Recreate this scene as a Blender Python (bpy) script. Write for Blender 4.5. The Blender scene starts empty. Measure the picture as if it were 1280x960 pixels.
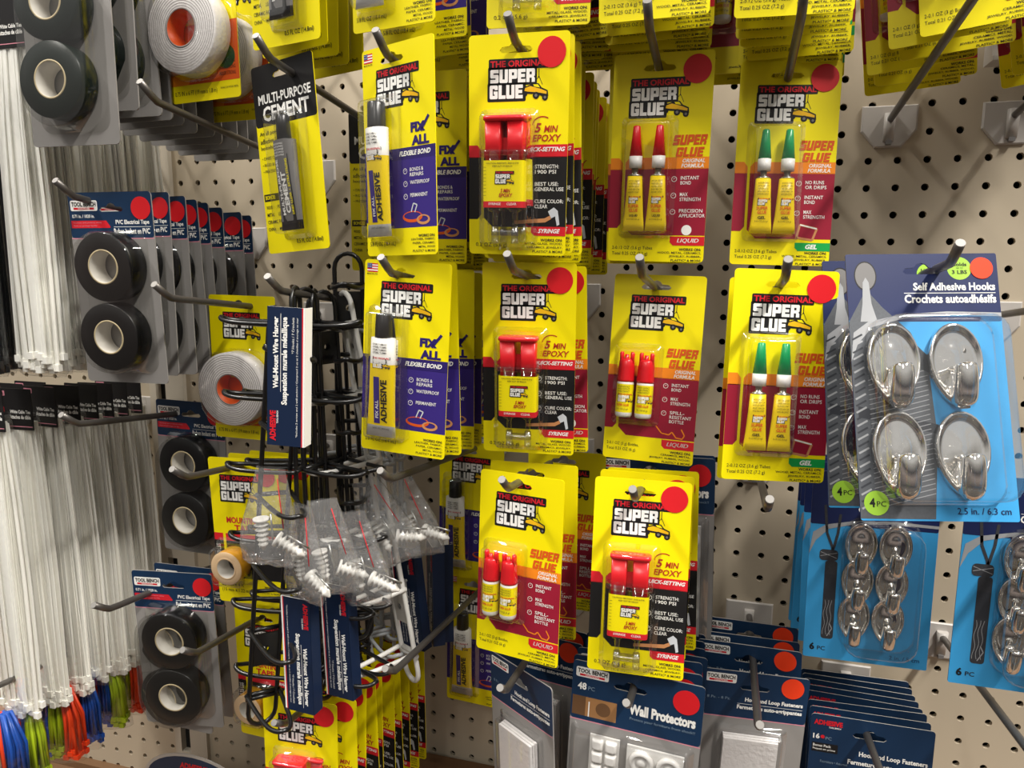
import bpy, math, random
from mathutils import Vector, Matrix
from mathutils.geometry import tessellate_polygon
IN = 0.0254
random.seed(7)
sc = bpy.context.scene
COL = sc.collection
PI = math.pi
# ------------------------------------------------------------------ camera (inches, wall plane y=0)
CAM = Vector((-3.7416, -31.7115, -4.9304))
cd = bpy.data.cameras.new('camera'); cam = bpy.data.objects.new('camera', cd); COL.objects.link(cam)
cd.sensor_width = 36.0; cd.lens = 932.0 / 1280.0 * 36.0; cd.clip_start = 0.01; cd.clip_end = 50
right = Vector((0.95994662, 0.28016227, 0.00340385)); down = Vector((0.04723866, -0.14985964, -0.98757815)); fwd = Vector((-0.27617204, 0.9481831, -0.15709175))
m = Matrix((right, -down, -fwd)).transposed().to_4x4(); m.translation = CAM * IN
cam.matrix_world = m
sc.camera = cam
# ------------------------------------------------------------------ light
w = bpy.data.worlds.new('store'); sc.world = w; w.use_nodes = True
nt = w.node_tree; nt.nodes.clear()
wo = nt.nodes.new('ShaderNodeOutputWorld'); bg = nt.nodes.new('ShaderNodeBackground')
tc = nt.nodes.new('ShaderNodeTexCoord'); sp = nt.nodes.new('ShaderNodeSeparateXYZ'); cr = nt.nodes.new('ShaderNodeValToRGB')
mp = nt.nodes.new('ShaderNodeMapRange'); mp.inputs['From Min'].default_value = -1
nt.links.new(tc.outputs['Generated'], sp.inputs[0]); nt.links.new(sp.outputs['Z'], mp.inputs['Value'])
nt.links.new(mp.outputs[0], cr.inputs[0]); nt.links.new(cr.outputs[0], bg.inputs[0]); nt.links.new(bg.outputs[0], wo.inputs[0])
els = cr.color_ramp.elements
els[0].position = 0.0; els[0].color = (.12, .10, .08, 1); els[1].position = 1.0; els[1].color = (.95, .93, .90, 1)
for p, c in ((.30, (.20, .17, .14, 1)), (.38, (.05, .045, .045, 1)), (.48, (.42, .34, .30, 1)), (.53, (.05, .045, .05, 1)), (.60, (.50, .47, .43, 1)), (.68, (.9, .88, .84, 1))):
    e = els.new(p); e.color = c
bg.inputs[1].default_value = 0.36
def lamp(name, x, y, z, sx, sy, pw):
    l = bpy.data.lights.new(name, 'AREA'); l.shape = 'RECTANGLE'; l.size = sx * IN; l.size_y = sy * IN; l.energy = pw
    l.color = (1.0, .955, .89)
    o = bpy.data.objects.new(name, l); COL.objects.link(o); o.location = Vector((x, y, z)) * IN
    return o
lamp('ceiling_or_fill_lamp', 54, -48, 90, 6, 72, 112)
lamp('ceiling_or_fill_lamp', -74, -48, 90, 6, 72, 62)
lamp('ceiling_or_fill_lamp', -20, -140, 92, 6, 80, 26)  # added fill lamp, lower angle from far back, brightens the left side
sc.view_settings.view_transform = 'Standard'; sc.view_settings.look = 'None'
sc.view_settings.gamma = 1; sc.view_settings.use_curve_mapping = False
sc.view_settings.exposure = 0.85
# ------------------------------------------------------------------ materials
def lin(h):
    v = [int(h[i:i+2], 16) / 255 for i in (0, 2, 4)]
    return tuple(c / 12.92 if c <= .04045 else ((c + .055) / 1.055) ** 2.4 for c in v) + (1,)
MAT = {}
def pm(name, hexc, rough=.45, metal=0, spec=.5, bump=0, bscale=40, trans=0, var=0, coat=0):
    m = bpy.data.materials.new(name); m.use_nodes = True; n = m.node_tree; b = n.nodes['Principled BSDF']
    b.inputs['Base Color'].default_value = lin(hexc); b.inputs['Roughness'].default_value = rough
    b.inputs['Metallic'].default_value = metal; b.inputs['Specular IOR Level'].default_value = spec
    b.inputs['Coat Weight'].default_value = coat; b.inputs['Coat Roughness'].default_value = .08
    if bump or var:
        t = n.nodes.new('ShaderNodeTexCoord'); no = n.nodes.new('ShaderNodeTexNoise'); no.inputs['Scale'].default_value = bscale
        n.links.new(t.outputs['Object'], no.inputs['Vector'])
    if bump:
        bp = n.nodes.new('ShaderNodeBump'); bp.inputs['Strength'].default_value = bump; bp.inputs['Distance'].default_value = .002
        n.links.new(no.outputs['Fac'], bp.inputs['Height']); n.links.new(bp.outputs[0], b.inputs['Normal'])
    if var:
        mx = n.nodes.new('ShaderNodeMix'); mx.data_type = 'RGBA'
        c = lin(hexc); mx.inputs['A'].default_value = tuple(x * (1 - var) for x in c[:3]) + (1,); mx.inputs['B'].default_value = c
        n.links.new(no.outputs['Fac'], mx.inputs['Factor']); n.links.new(mx.outputs['Result'], b.inputs['Base Color'])
    MAT[name] = m; return m
def clear(name, tint=(1, 1, 1), base=.06, rough=.05, edge=.5, bump=.0, bscale=60, haze=0):
    m = bpy.data.materials.new(name); m.use_nodes = True; n = m.node_tree; n.nodes.clear()
    o = n.nodes.new('ShaderNodeOutputMaterial'); mix = n.nodes.new('ShaderNodeMixShader'); tr = n.nodes.new('ShaderNodeBsdfTransparent'); gl = n.nodes.new('ShaderNodeBsdfGlossy')
    tr.inputs[0].default_value = tint + (1,); gl.inputs['Roughness'].default_value = rough
    lw = n.nodes.new('ShaderNodeLayerWeight'); lw.inputs[0].default_value = .35
    ma = n.nodes.new('ShaderNodeMath'); ma.operation = 'MULTIPLY_ADD'; ma.inputs[1].default_value = edge; ma.inputs[2].default_value = base
    n.links.new(lw.outputs['Facing'], ma.inputs[0]); n.links.new(ma.outputs[0], mix.inputs[0])
    if haze:
        hm = n.nodes.new('ShaderNodeMixShader'); df = n.nodes.new('ShaderNodeBsdfDiffuse'); hm.inputs[0].default_value = haze
        n.links.new(tr.outputs[0], hm.inputs[1]); n.links.new(df.outputs[0], hm.inputs[2]); n.links.new(hm.outputs[0], mix.inputs[1])
    else: n.links.new(tr.outputs[0], mix.inputs[1])
    n.links.new(mix.outputs[0], o.inputs[0]); n.links.new(gl.outputs[0], mix.inputs[2])
    if bump:
        t = n.nodes.new('ShaderNodeTexCoord'); no = n.nodes.new('ShaderNodeTexNoise'); no.inputs['Scale'].default_value = bscale
        bp = n.nodes.new('ShaderNodeBump'); bp.inputs['Strength'].default_value = bump; bp.inputs['Distance'].default_value = .004
        n.links.new(t.outputs['Object'], no.inputs['Vector']); n.links.new(no.outputs['Fac'], bp.inputs['Height'])
        n.links.new(bp.outputs[0], gl.inputs['Normal']); n.links.new(bp.outputs[0], lw.inputs['Normal'])
    MAT[name] = m
pm('yellow', 'F4E300', .42, spec=.35); pm('black', '1C1B1C', .42, spec=.35); pm('red', 'D2202C', .45, spec=.35); pm('white', 'F2F1EC', .45, spec=.35)
pm('maroon', '971B33', .42, spec=.35); pm('vehicle', 'EDB81A', .42, spec=.35); pm('orange', 'F08A1E', .42, spec=.35); pm('dorange', 'D9581B', .45, spec=.35); pm('purple', '38287C', .42, spec=.35)
pm('dpurple', '2C1F66', .42, spec=.35); pm('green', '16A24A', .42, spec=.35); pm('sticker', 'D81E26', .4, spec=.4); pm('stickero', 'F0411E', .35, spec=.4)
pm('ink', '2A2622', .5, spec=.3); pm('brownred', 'B3331E', .45, spec=.3); pm('tan', 'C98B5A', .5, spec=.3); pm('steelprint', 'C9CDD2', .4, spec=.3)
pm('navy', '14304F', .4, spec=.4); pm('navylabel', '13233F', .4, spec=.4); pm('navy2', '1A2550', .4, spec=.4); pm('sky', '3A9BD6', .4, spec=.4); pm('pink', 'D98C9C', .5, spec=.3)
pm('dimtext', '7F93A5', .5, spec=.3); pm('grey', '8F8C89', .38, spec=.5); pm('greyd', '6E6C6B', .4); pm('lightgrey', 'B9B6B0', .45)
pm('green2', '9CCB3B', .4); pm('dkgreen', '1B4A22', .5); pm('flagblue', '3C4A8A', .5)
pm('redplastic', 'DD1A24', .25, spec=.6); pm('greenplastic', '12A05C', .25, spec=.6); pm('whiteplastic', 'ECEAE6', .35); pm('blackplastic', '151515', .28, spec=.6)
pm('alu', 'B8B8B4', .28, metal=1); pm('silver', 'D6D6D2', .35, metal=.5); pm('gold', 'EFD010', .32, spec=.5); pm('tubewhite', 'E9E7E1', .3, spec=.5)
pm('darkred', '8E1228', .3, spec=.6); pm('amber', 'D99A1C', .3)
pm('chrome', 'E8E6E2', .07, metal=1); pm('hooksteel', '6B6763', .38, metal=.75); pm('hooktip', '8A8783', .5, metal=.4)
pm('blackwire', '0F0F10', .3, spec=.6); pm('greywire', 'A9ACAE', .4, spec=.5); pm('whitewire', 'DEDCD6', .4, spec=.5)
pm('tapeblack', '0A0A0B', .32, spec=.35, bump=.05, bscale=30); pm('tapegreen', '0A1712', .32, spec=.35); pm('core', 'D9D4CA', .5); pm('coreedge', 'C9B892', .6)
pm('foam', 'E4E0DE', .7, spec=.2, bump=.3, bscale=300); pm('foamline', '8F8985', .8); pm('beigetape', 'E9C79B', .5)
pm('tie', 'FBFAF2', .35, spec=.4); pm('tieshade', 'F4F2E8', .4, spec=.4); pm('tieblack', '17191C', .3, spec=.5); pm('tieorange', 'E8441C', .35); pm('tieblue', '1C4FA8', .35); pm('tielime', 'A9C21E', .35)
pm('brown', '6B4A2C', .65, var=.25, bscale=12); pm('deckbrown', '7A5A3C', .6, var=.2, bscale=8)
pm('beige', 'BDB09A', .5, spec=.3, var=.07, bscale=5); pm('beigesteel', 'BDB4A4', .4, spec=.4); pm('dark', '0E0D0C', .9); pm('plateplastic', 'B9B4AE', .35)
pm('wood', 'A9794A', .6, var=.3); pm('denim', '565A60', .6, var=.35, bscale=600); pm('denimd', '2C2F36', .6); pm('rope', '3A3C42', .6, var=.5, bscale=500); pm('ropel', '9A9C9F', .6)
pm('frost', 'DAD8D4', .3)
pm('anchorplastic', 'E2E0DA', .35)
clear('clear', base=.05, edge=.5); clear('sleeve', base=.02, rough=.15, edge=.3, bump=.8, bscale=60); clear('clearbag', haze=.1, base=.05, rough=.12, edge=.5, bump=1.0, bscale=110); clear('milky', tint=(.9, .9, .88), base=.12, rough=.2, edge=.4)
clear('clearsoft', tint=(.93, .93, .92), base=.02, rough=.05, edge=.4)
# ------------------------------------------------------------------ mesh helpers
class MB:
    def __init__(s): s.v = []; s.f = []; s.m = []; s.sm = []; s.names = []
    def mi(s, n):
        if n not in s.names: s.names.append(n)
        return s.names.index(n)
    def add(s, vs, fs, mat, smooth=False):
        o = len(s.v); s.v += [tuple(v) for v in vs]; k = s.mi(mat)
        for f in fs: s.f.append([i + o for i in f]); s.m.append(k); s.sm.append(smooth)
    def box(s, x0, y0, z0, x1, y1, z1, mat):
        v = [(x, y, z) for z in (z0, z1) for y in (y0, y1) for x in (x0, x1)]
        s.add(v, [(0, 2, 3, 1), (4, 5, 7, 6), (0, 1, 5, 4), (2, 6, 7, 3), (0, 4, 6, 2), (1, 3, 7, 5)], mat)
    def loft(s, loops, mats, cap=(True, True), smooth=True, closed=False):
        n = len(loops[0]); o = len(s.v)
        for l in loops: s.v += [tuple(p) for p in l]
        N = len(loops); rng = N if closed else N - 1
        for a in range(rng):
            b = (a + 1) % N; k = s.mi(mats[a % len(mats)] if isinstance(mats, (list, tuple)) else mats)
            for i in range(n):
                j = (i + 1) % n
                s.f.append([o + a*n + i, o + a*n + j, o + b*n + j, o + b*n + i]); s.m.append(k); s.sm.append(smooth)
        if not closed:
            m0 = mats[0] if isinstance(mats, (list, tuple)) else mats; m1 = mats[-1] if isinstance(mats, (list, tuple)) else mats
            if cap[0]: s.f.append([o + i for i in reversed(range(n))]); s.m.append(s.mi(m0)); s.sm.append(False)
            if cap[1]: s.f.append([o + (N-1)*n + i for i in range(n)]); s.m.append(s.mi(m1)); s.sm.append(False)
    def wire(s, pts, r, mat, n=8, closed=False, cap=True):
        P = [Vector(p) for p in pts]; N = len(P); loops = []; up = None
        for i in range(N):
            if closed: t = P[(i+1) % N] - P[i-1]
            else: t = P[min(i+1, N-1)] - P[max(i-1, 0)]
            t.normalize()
            if up is None: up = Vector((0, 0, 1)) if abs(t.z) < .9 else Vector((1, 0, 0))
            a = (up - t * up.dot(t)); 
            if a.length < 1e-4: a = t.orthogonal()
            a.normalize(); up = a; b = t.cross(a)
            rr = r[i] if isinstance(r, (list, tuple)) else r
            loops.append([P[i] + (a * math.cos(2*PI*k/n) + b * math.sin(2*PI*k/n)) * rr for k in range(n)])
        s.loft(loops, mat, cap=(cap, cap), closed=closed)
    def build(s, name, parent=None, loc=(0, 0, 0)):
        me = bpy.data.meshes.new(name)
        me.from_pydata([(x*IN, y*IN, z*IN) for x, y, z in s.v], [], s.f)
        for n in s.names: me.materials.append(MAT[n])
        me.polygons.foreach_set('material_index', s.m); me.polygons.foreach_set('use_smooth', s.sm); me.update()
        o = bpy.data.objects.new(name, me); COL.objects.link(o); o.location = Vector(loc) * IN
        if parent: o.parent = parent
        return o
def smoothpath(pts, k=4):
    # Catmull-Rom
    P = [Vector(p) for p in pts]; out = []
    for i in range(len(P)-1):
        a = P[max(i-1, 0)]; b = P[i]; c = P[i+1]; d = P[min(i+2, len(P)-1)]
        for j in range(k):
            t = j / k
            out.append(.5*((2*b) + (c-a)*t + (2*a-5*b+4*c-d)*t*t + (-a+3*b-3*c+d)*t**3))
    out.append(P[-1]); return out
def rrect(x0, y0, x1, y1, r, k=4):
    out = []
    for cx, cy, a0 in ((x1-r, y0+r, -PI/2), (x1-r, y1-r, 0), (x0+r, y1-r, PI/2), (x0+r, y0+r, PI)):
        for i in range(k+1):
            a = a0 + PI/2 * i / k; out.append((cx + r*math.cos(a), cy + r*math.sin(a)))
    return out
def circ(cx, cy, r, n=28, ry=None): return [(cx + r*math.cos(2*PI*i/n), cy + (ry or r)*math.sin(2*PI*i/n)) for i in range(n)]
# ------------------------------------------------------------------ text
TC = {}
def textmesh_raw(st, bold, shear, res):
    cu = bpy.data.curves.new('t', 'FONT'); cu.body = st; cu.offset = bold; cu.shear = shear; cu.resolution_u = res; cu.fill_mode = 'FRONT'
    o = bpy.data.objects.new('t', cu); me = o.to_mesh()
    vs = [(v.co.x, v.co.y) for v in me.vertices]; fs = [tuple(p.vertices) for p in me.polygons]
    o.to_mesh_clear(); bpy.data.objects.remove(o); bpy.data.curves.remove(cu)
    return vs, fs
def textmesh(st, bold=0.0, shear=0.0, res=2):
    k = (st, bold, shear)
    if k in TC: return TC[k]
    vs, fs = textmesh_raw(st, bold, shear, res)
    bw = max(v[0] for v in vs) - min(v[0] for v in vs); bh = max(v[1] for v in vs) - min(v[1] for v in vs)
    ar = sum(abs(sum(vs[q[i]][0]*vs[q[(i+1) % len(q)]][1] - vs[q[(i+1) % len(q)]][0]*vs[q[i]][1] for i in range(len(q))))/2 for q in fs)
    if bold and ar < .2*bw*bh:      # the outline did not fill: thicken plain letters by overprinting instead
        v0, f0 = textmesh_raw(st, 0, shear, res); vs = []; fs = []
        for d in (-bold, 0, bold): fs += [tuple(i + len(vs) for i in q) for q in f0]; vs += [(x + d*.8, y) for x, y in v0]
    x0 = min(v[0] for v in vs); x1 = max(v[0] for v in vs); y0 = min(v[1] for v in vs); y1 = max(v[1] for v in vs)
    vs = [((x-x0)/(x1-x0), (y1-y)/(y1-y0)) for x, y in vs]
    TC[k] = (vs, fs); return TC[k]
G = {
 'S': [[(.4,0),(4,0),(4,1.3),(1.5,1.3),(1.5,1.85),(3.6,1.85),(4,2.25),(4,4.6),(3.6,5),(0,5),(0,3.7),(2.5,3.7),(2.5,3.15),(.4,3.15),(0,2.75),(0,.4)]],
 'U': [[(0,0),(1.5,0),(1.5,3.7),(2.5,3.7),(2.5,0),(4,0),(4,4.6),(3.6,5),(.4,5),(0,4.6)]],
 'P': [[(0,0),(3.6,0),(4,.4),(4,3.2),(3.6,3.6),(1.5,3.6),(1.5,5),(0,5)],[(1.5,1.2),(2.5,1.2),(2.5,2.3),(1.5,2.3)]],
 'E': [[(0,0),(3.6,0),(3.6,1.25),(1.5,1.25),(1.5,1.9),(3.3,1.9),(3.3,3.1),(1.5,3.1),(1.5,3.75),(3.6,3.75),(3.6,5),(0,5)]],
 'R': [[(0,0),(3.6,0),(4,.4),(4,2.6),(3.5,3.0),(4,3.6),(4,5),(2.5,5),(2.5,3.4),(1.5,3.4),(1.5,5),(0,5)],[(1.5,1.2),(2.5,1.2),(2.5,2.2),(1.5,2.2)]],
 'G': [[(.4,0),(3.6,0),(4,.4),(4,1.7),(2.5,1.7),(2.5,1.25),(1.5,1.25),(1.5,3.75),(2.5,3.75),(2.5,3.3),(2,3.3),(2,2.2),(4,2.2),(4,4.6),(3.6,5),(.4,5),(0,4.6),(0,.4)]],
 'L': [[(0,0),(1.5,0),(1.5,3.7),(3.4,3.7),(3.4,5),(0,5)]],
}
ADV = {'S':4.4,'U':4.4,'P':4.3,'E':4.0,'R':4.4,'G':4.4,'L':3.7}
def tess(loops):
    tri = tessellate_polygon([[Vector((x, y, 0)) for x, y in l] for l in loops])
    return [p for l in loops for p in l], [tuple(t) for t in tri]
class Art:
    """flat print in card coordinates, inches, x right, y down"""
    def __init__(s): s.items = []
    def poly(s, loops, mat, lay=1):
        if not isinstance(loops[0], list): loops = [loops]
        vs, fs = tess(loops); s.items.append((vs, fs, mat, lay))
    def rect(s, x0, y0, x1, y1, mat, lay=1): s.items.append(([(x0,y0),(x1,y0),(x1,y1),(x0,y1)], [(0,1,2,3)], mat, lay))
    def circ(s, x, y, r, mat, lay=2, n=24, ry=None): s.items.append((circ(x, y, r, n, ry), [tuple(range(n))], mat, lay))
    def ring(s, x, y, r, mat, wd=.015, lay=4, n=14): s.poly([circ(x, y, r, n), circ(x, y, r-wd, n)], mat, lay)
    def line(s, a, b, wd, mat, lay=2):
        dx, dy = b[0]-a[0], b[1]-a[1]; l = math.hypot(dx, dy); nx, ny = -dy/l*wd/2, dx/l*wd/2
        s.items.append(([(a[0]+nx,a[1]+ny),(b[0]+nx,b[1]+ny),(b[0]-nx,b[1]-ny),(a[0]-nx,a[1]-ny)], [(0,1,2,3)], mat, lay))
    def pline(s, pts, wd, mat, lay=3):
        for a, b in zip(pts, pts[1:]): s.line(a, b, wd, mat, lay)
    def text(s, st, x, y, w, h, mat='ink', bold=.0, shear=0, lay=5, rot=0):
        vs, fs = textmesh(st, bold, shear)
        if rot:   # box (x,y,w,h) is the box after a quarter turn
            if rot > 0: q = [(x + (1-v)*w, y + u*h) for u, v in vs]     # reads downwards
            else: q = [(x + v*w, y + (1-u)*h) for u, v in vs]            # reads upwards
        else: q = [(x + u*w, y + v*h) for u, v in vs]
        s.items.append((q, fs, mat, lay))
    def block(s, st, x, y, w, h, mat, shear=0, lay=5):
        tot = sum(ADV[c] for c in st) - .4; cx = 0
        for c in st:
            loops = [[(x + (cx+px)/tot*w - shear*(py/5-.5)*h, y + py/5*h) for px, py in l] for l in G[c]]
            vs, fs = tess(loops); s.items.append((vs, fs, mat, lay)); cx += ADV[c]
    def emit(s, mb, f):
        for vs, fs, mat, lay in s.items: mb.add([f(x, y, lay*.0022) for x, y in vs], fs, mat)
def logo(A, x, y, k=1, full=True):
    def R(a, b, c, d, m, l): A.poly(rrect(x+a*k, y+b*k, x+c*k, y+d*k, .04*k, 2), m, l)
    R(0, 0, 1.82, .29, 'black', 2); R(-.02, .22, 1.47, .73, 'black', 2); R(-.04, .66, 1.14, 1.18, 'black', 2)
    A.text('THE ORIGINAL', x+.05*k, y+.05*k, 1.72*k, .18*k, 'red', .03)
    A.block('SUPER', x+.05*k, y+.29*k, 1.36*k, .37*k, 'white'); A.block('GLUE', x+.03*k, y+.72*k, 1.02*k, .38*k, 'white')
    if not full: return
    # vehicle hanging from a crane line
    P = lambda pts: [(x+a*k, y+b*k) for a, b in pts]
    A.line((x+1.53*k, y+.3*k), (x+1.53*k, y+.55*k), .02*k, 'black', 3); A.line((x+1.53*k, y+.5*k), (x+1.36*k, y+.74*k), .015*k, 'black', 3); A.line((x+1.53*k, y+.5*k), (x+1.64*k, y+.74*k), .015*k, 'black', 3)
    A.poly(P([(1.06,.8),(1.26,.74),(1.34,.7),(1.52,.7),(1.62,.82),(1.8,.9),(1.82,1.06),(1.7,1.1),(1.5,1.0),(1.2,.98),(1.06,.95)]), 'black', 3)
    A.poly(P([(1.12,.82),(1.28,.77),(1.6,.86),(1.77,.93),(1.76,1.0),(1.5,.95),(1.2,.92),(1.1,.9)]), 'vehicle', 4)
    A.poly(P([(1.36,.73),(1.5,.73),(1.57,.82),(1.4,.79)]), 'yellow', 4)
    for a, b, r in ((1.12,.98,.07),(1.45,1.03,.1),(1.72,1.09,.09)): A.circ(x+a*k, y+b*k, r*k, 'black', 4, 12)
    A.circ(x+1.45*k, y+1.03*k, .045*k, 'greyd', 5, 8); A.circ(x+1.72*k, y+1.09*k, .04*k, 'greyd', 5, 8)
# ------------------------------------------------------------------ cards
def eurohole(cx, y, s=1.0):
    pts = [(-.5,.0),(-.42,-.09),(-.2,-.11),(-.12,-.2),(0,-.24),(.12,-.2),(.2,-.11),(.42,-.09),(.5,0),(.42,.07),(0,.08),(-.42,.07)]
    return [(cx + a*s, y + b*s) for a, b in pts]
def board(mb, W, H, mat, hole, r=.12, t=.03, side=None):
    out = rrect(0, 0, W, H, r, 4); loops = [out] + ([hole] if hole else [])
    vs, fs = tess(loops); f = lambda x, y, o: (x - W/2, o, -y)
    mb.add([f(x, y, 0) for x, y in vs], fs, mat); mb.add([f(x, y, t) for x, y in vs], fs, side or 'lightgrey')
    for l in loops:
        n = len(l); mb.add([f(x, y, 0) for x, y in l] + [f(x, y, t) for x, y in l], [(i, (i+1) % n, n+(i+1) % n, n+i) for i in range(n)], side or mat)
def cardmap(W): return lambda x, y, o: (x - W/2, -o, -y)
def tubeq(mb, W, secs, mats, n=20, cap=(True, True), smooth=True):
    """vertical sections in card coordinates: (y, cx, rx, ry, off[, power])"""
    loops = []
    for s_ in secs:
        y, cx, rx, ry, off = s_[:5]; p = s_[5] if len(s_) > 5 else 2
        l = []
        for i in range(n):
            a = 2*PI*i/n; c, q = math.cos(a), math.sin(a)
            l.append((cx - W/2 + rx*math.copysign(abs(c)**(2/p), c), -off - ry*math.copysign(abs(q)**(2/p), q), -y))
        loops.append(l)
    mb.loft(loops, mats, cap, smooth)
def surf(W, secs):
    def f(x, y, o):
        S = secs
        for a, b in zip(S, S[1:]):
            if y <= b[0] or b is S[-1]:
                t = min(1, max(0, (y-a[0])/(b[0]-a[0]+1e-9))); q = [a[i] + (b[i]-a[i])*t for i in range(5)]; break
        dx = (x-q[1])/q[2]; return (x - W/2, -(q[4] + q[3]*math.sqrt(max(0, 1-dx*dx)) + .006 + o), -y)
    return f
def blister(W, x0, y0, x1, y1, d, r=.12, parent=None, mat='clear', name='blister', flange=.14):
    mb = MB(); loops = []
    for off, ins in ((.012, -flange), (.03, -flange), (.035, 0), (d*.5, .03), (d-.06, .05), (d-.015, .08), (d, .14)):
        loops.append([(x - W/2, -off, -y) for x, y in rrect(x0+ins, y0+ins, x1-ins, y1-ins, max(.02, r-ins*.3), 4)])
    mb.loft(loops, mat, (False, True)); return mb.build(name, parent)
def sticker(W, x, y, r, parent, mat='sticker'):
    mb = MB(); n = 32
    a = [(p - W/2, -.016, -q) for p, q in circ(x, y, r, n)]; b = [(p - W/2, -.021, -q) for p, q in circ(x, y, r, n)]
    mb.loft([a, b], mat, (False, True), False); return mb.build('price_sticker', parent)
def empty(name):
    o = bpy.data.objects.new(name, None); COL.objects.link(o); o.empty_display_size = .02; return o
SW, SH = 3.05, 6.3
def works(A, lines, y=5.72):
    A.text('WORKS ON:', 2.28, y, .68, .085, 'ink', .03)
    for i, t in enumerate(lines):
        wd = .062 * len(t); A.text(t, 2.97-wd, y + .115*(i+1), wd, .075, 'ink', .01)
def bullets(A, rows, x=1.82, mat='white', y0=3.85, dy=.52):
    for i, t in enumerate(rows):
        y = y0 + dy*i; A.ring(x, y+.06, .085, mat); A.line((x-.03, y+.06), (x+.03, y+.03), .012, mat, 5)
        for j, q in enumerate(t.split('|')): A.text(q, x+.2, y-.03+.15*j, .08*len(q), .11, mat, .008)
def sgbase(A, kind):
    c1, c2 = {'epo': ('red', 'black'), 'liq': ('orange', 'maroon'), 'gel': ('orange', 'maroon'), 'bot': ('orange', 'maroon'), 'fix': ('dpurple', 'purple')}[kind]
    y0 = 3.08
    A.poly([(0, y0), (.27, y0), (.39, y0+.15), (.39, y0+.36), (0, y0+.36)], c1, 1)
    A.poly([(0, y0+.34), (.39, y0+.34), (.39, 5.1), (.27, 5.25), (0, 5.25)], c2, 1)
    A.poly([(.47, y0+.15), (.59, y0), (SW, y0), (SW, y0+.36), (.47, y0+.36)], c1, 1)
    A.poly([(.47, y0+.34), (SW, y0+.34), (SW, 5.47), (.75, 5.47), (.47, 5.2)], c2, 1)
def done(name, mb, A, W=SW):
    root = empty(name); A.emit(mb, cardmap(W)); mb.build('card', root); return root
def pack_epo():
    A = Art(); logo(A, .62, .68); sgbase(A, 'epo')
    A.text('5', 2.05, 2.48, .2, .26, 'brownred', .03, .2); A.text('MIN', 2.33, 2.55, .42, .19, 'brownred', .025, .2); A.text('EPOXY', 1.98, 2.8, .88, .2, 'brownred', .025, .2)
    A.pline([(2.0+.28+.3*math.cos(a), 2.55+.25*math.sin(a)) for a in [PI+.1+i*.26 for i in range(9)]], .035, 'brownred', 3)
    A.text('QUICK-SETTING', 1.7, 3.15, 1.28, .15, 'white', .03, .3)
    bullets(A, ['STRENGTH:|1900 PSI', 'BEST USE:|GENERAL USE', 'CURE COLOR:|CLEAR'], 1.88, y0=3.68, dy=.5)
    A.poly([(1.45, 5.28), (2.4, 5.2), (2.56, 5.12), (2.6, 5.22), (2.42, 5.32), (1.45, 5.38)], 'tan', 3)
    A.poly([(2.5, 5.0), (2.68, 4.88), (2.8, 4.98), (2.86, 5.38), (2.78, 5.42), (2.72, 5.14), (2.6, 5.2)], 'steelprint', 4)
    A.poly([(1.98, 5.45), (SW, 5.45), (SW, 5.72), (2.08, 5.72), (1.98, 5.62)], 'red', 3); A.text('SYRINGE', 2.2, 5.51, .68, .13, 'white', .03, .3)
    A.text('0.2 OZ (5.6 g)', .22, 5.95, 1.0, .15, 'ink', .0)
    works(A, ['METAL, GLASS, WOOD,', 'CERAMICS, JEWELRY,', 'PLASTIC* & MORE'], 5.8)
    mb = MB(); board(mb, SW, SH, 'yellow', eurohole(1.45, .45)); root = done('epoxy_pack', mb, A)
    sticker(SW, 2.52, .55, .42, root)
    sy = MB(); cx = 1.27
    for dx in (-.31, .31):
        tubeq(sy, SW, [(3.3, cx+dx, .3, .27, .36), (4.9, cx+dx, .3, .27, .36), (5.0, cx+dx, .2, .2, .36), (5.05, cx+dx, .1, .1, .36), (5.55, cx+dx, .07, .07, .36)], 'clearsoft', 16)
        tubeq(sy, SW, [(3.45, cx+dx, .25, .22, .36), (4.7, cx+dx, .25, .22, .36)], 'milky', 16)
    tubeq(sy, SW, [(3.26, cx, .74, .34, .36, 4), (3.34, cx, .76, .36, .36, 4), (3.42, cx, .74, .34, .36, 4)], 'clearsoft', 24)
    tubeq(sy, SW, [(5.55, cx, .42, .12, .36, 6), (5.72, cx, .42, .12, .36, 6)], 'milky', 20)
    for dx in (-.31, .31): tubeq(sy, SW, [(5.45, cx+dx, .11, .12, .37), (5.95, cx+dx, .12, .12, .37)], 'milky', 12)
    so = sy.build('syringe', root)
    pl = MB()
    tubeq(pl, SW, [(2.3, cx, .6, .26, .38, 6), (2.34, cx, .64, .3, .38, 6), (2.42, cx, .64, .3, .38, 6), (2.46, cx, .6, .26, .38, 6)], 'redplastic', 24)
    for dx in (-.34, .34): tubeq(pl, SW, [(2.44, cx+dx, .25, .22, .38, 9), (3.7, cx+dx, .23, .2, .38, 9)], 'redplastic', 24)
    pl.box(cx-.1-SW/2, -.34, -3.4, cx+.1-SW/2, -.26, -2.9, 'redplastic'); pl.build('plunger', so)
    lb = MB(); B = Art(); L = [(3.56, cx, .63, .3, .38, 6), (4.86, cx, .63, .3, .38, 6)]
    tubeq(lb, SW, [(3.56, cx, .63, .3, .38, 6), (4.72, cx, .63, .3, .38, 6), (4.9, cx, .63, .3, .38, 6)], ['yellow', 'red'], 32, (False, False))
    B.text('CAUTION: IRRITANT, SKIN & EYE', cx-.5, 3.62, 1.0, .05, 'ink', .01); B.text('KEEP OUT OF REACH', cx-.3, 3.7, .6, .045, 'ink', .01)
    logo(B, cx-.22, 3.86, .32); B.text('5 MIN', cx-.05, 4.36, .3, .11, 'brownred', .03, .2); B.text('EPOXY', cx-.1, 4.49, .42, .11, 'brownred', .03, .2)
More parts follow.
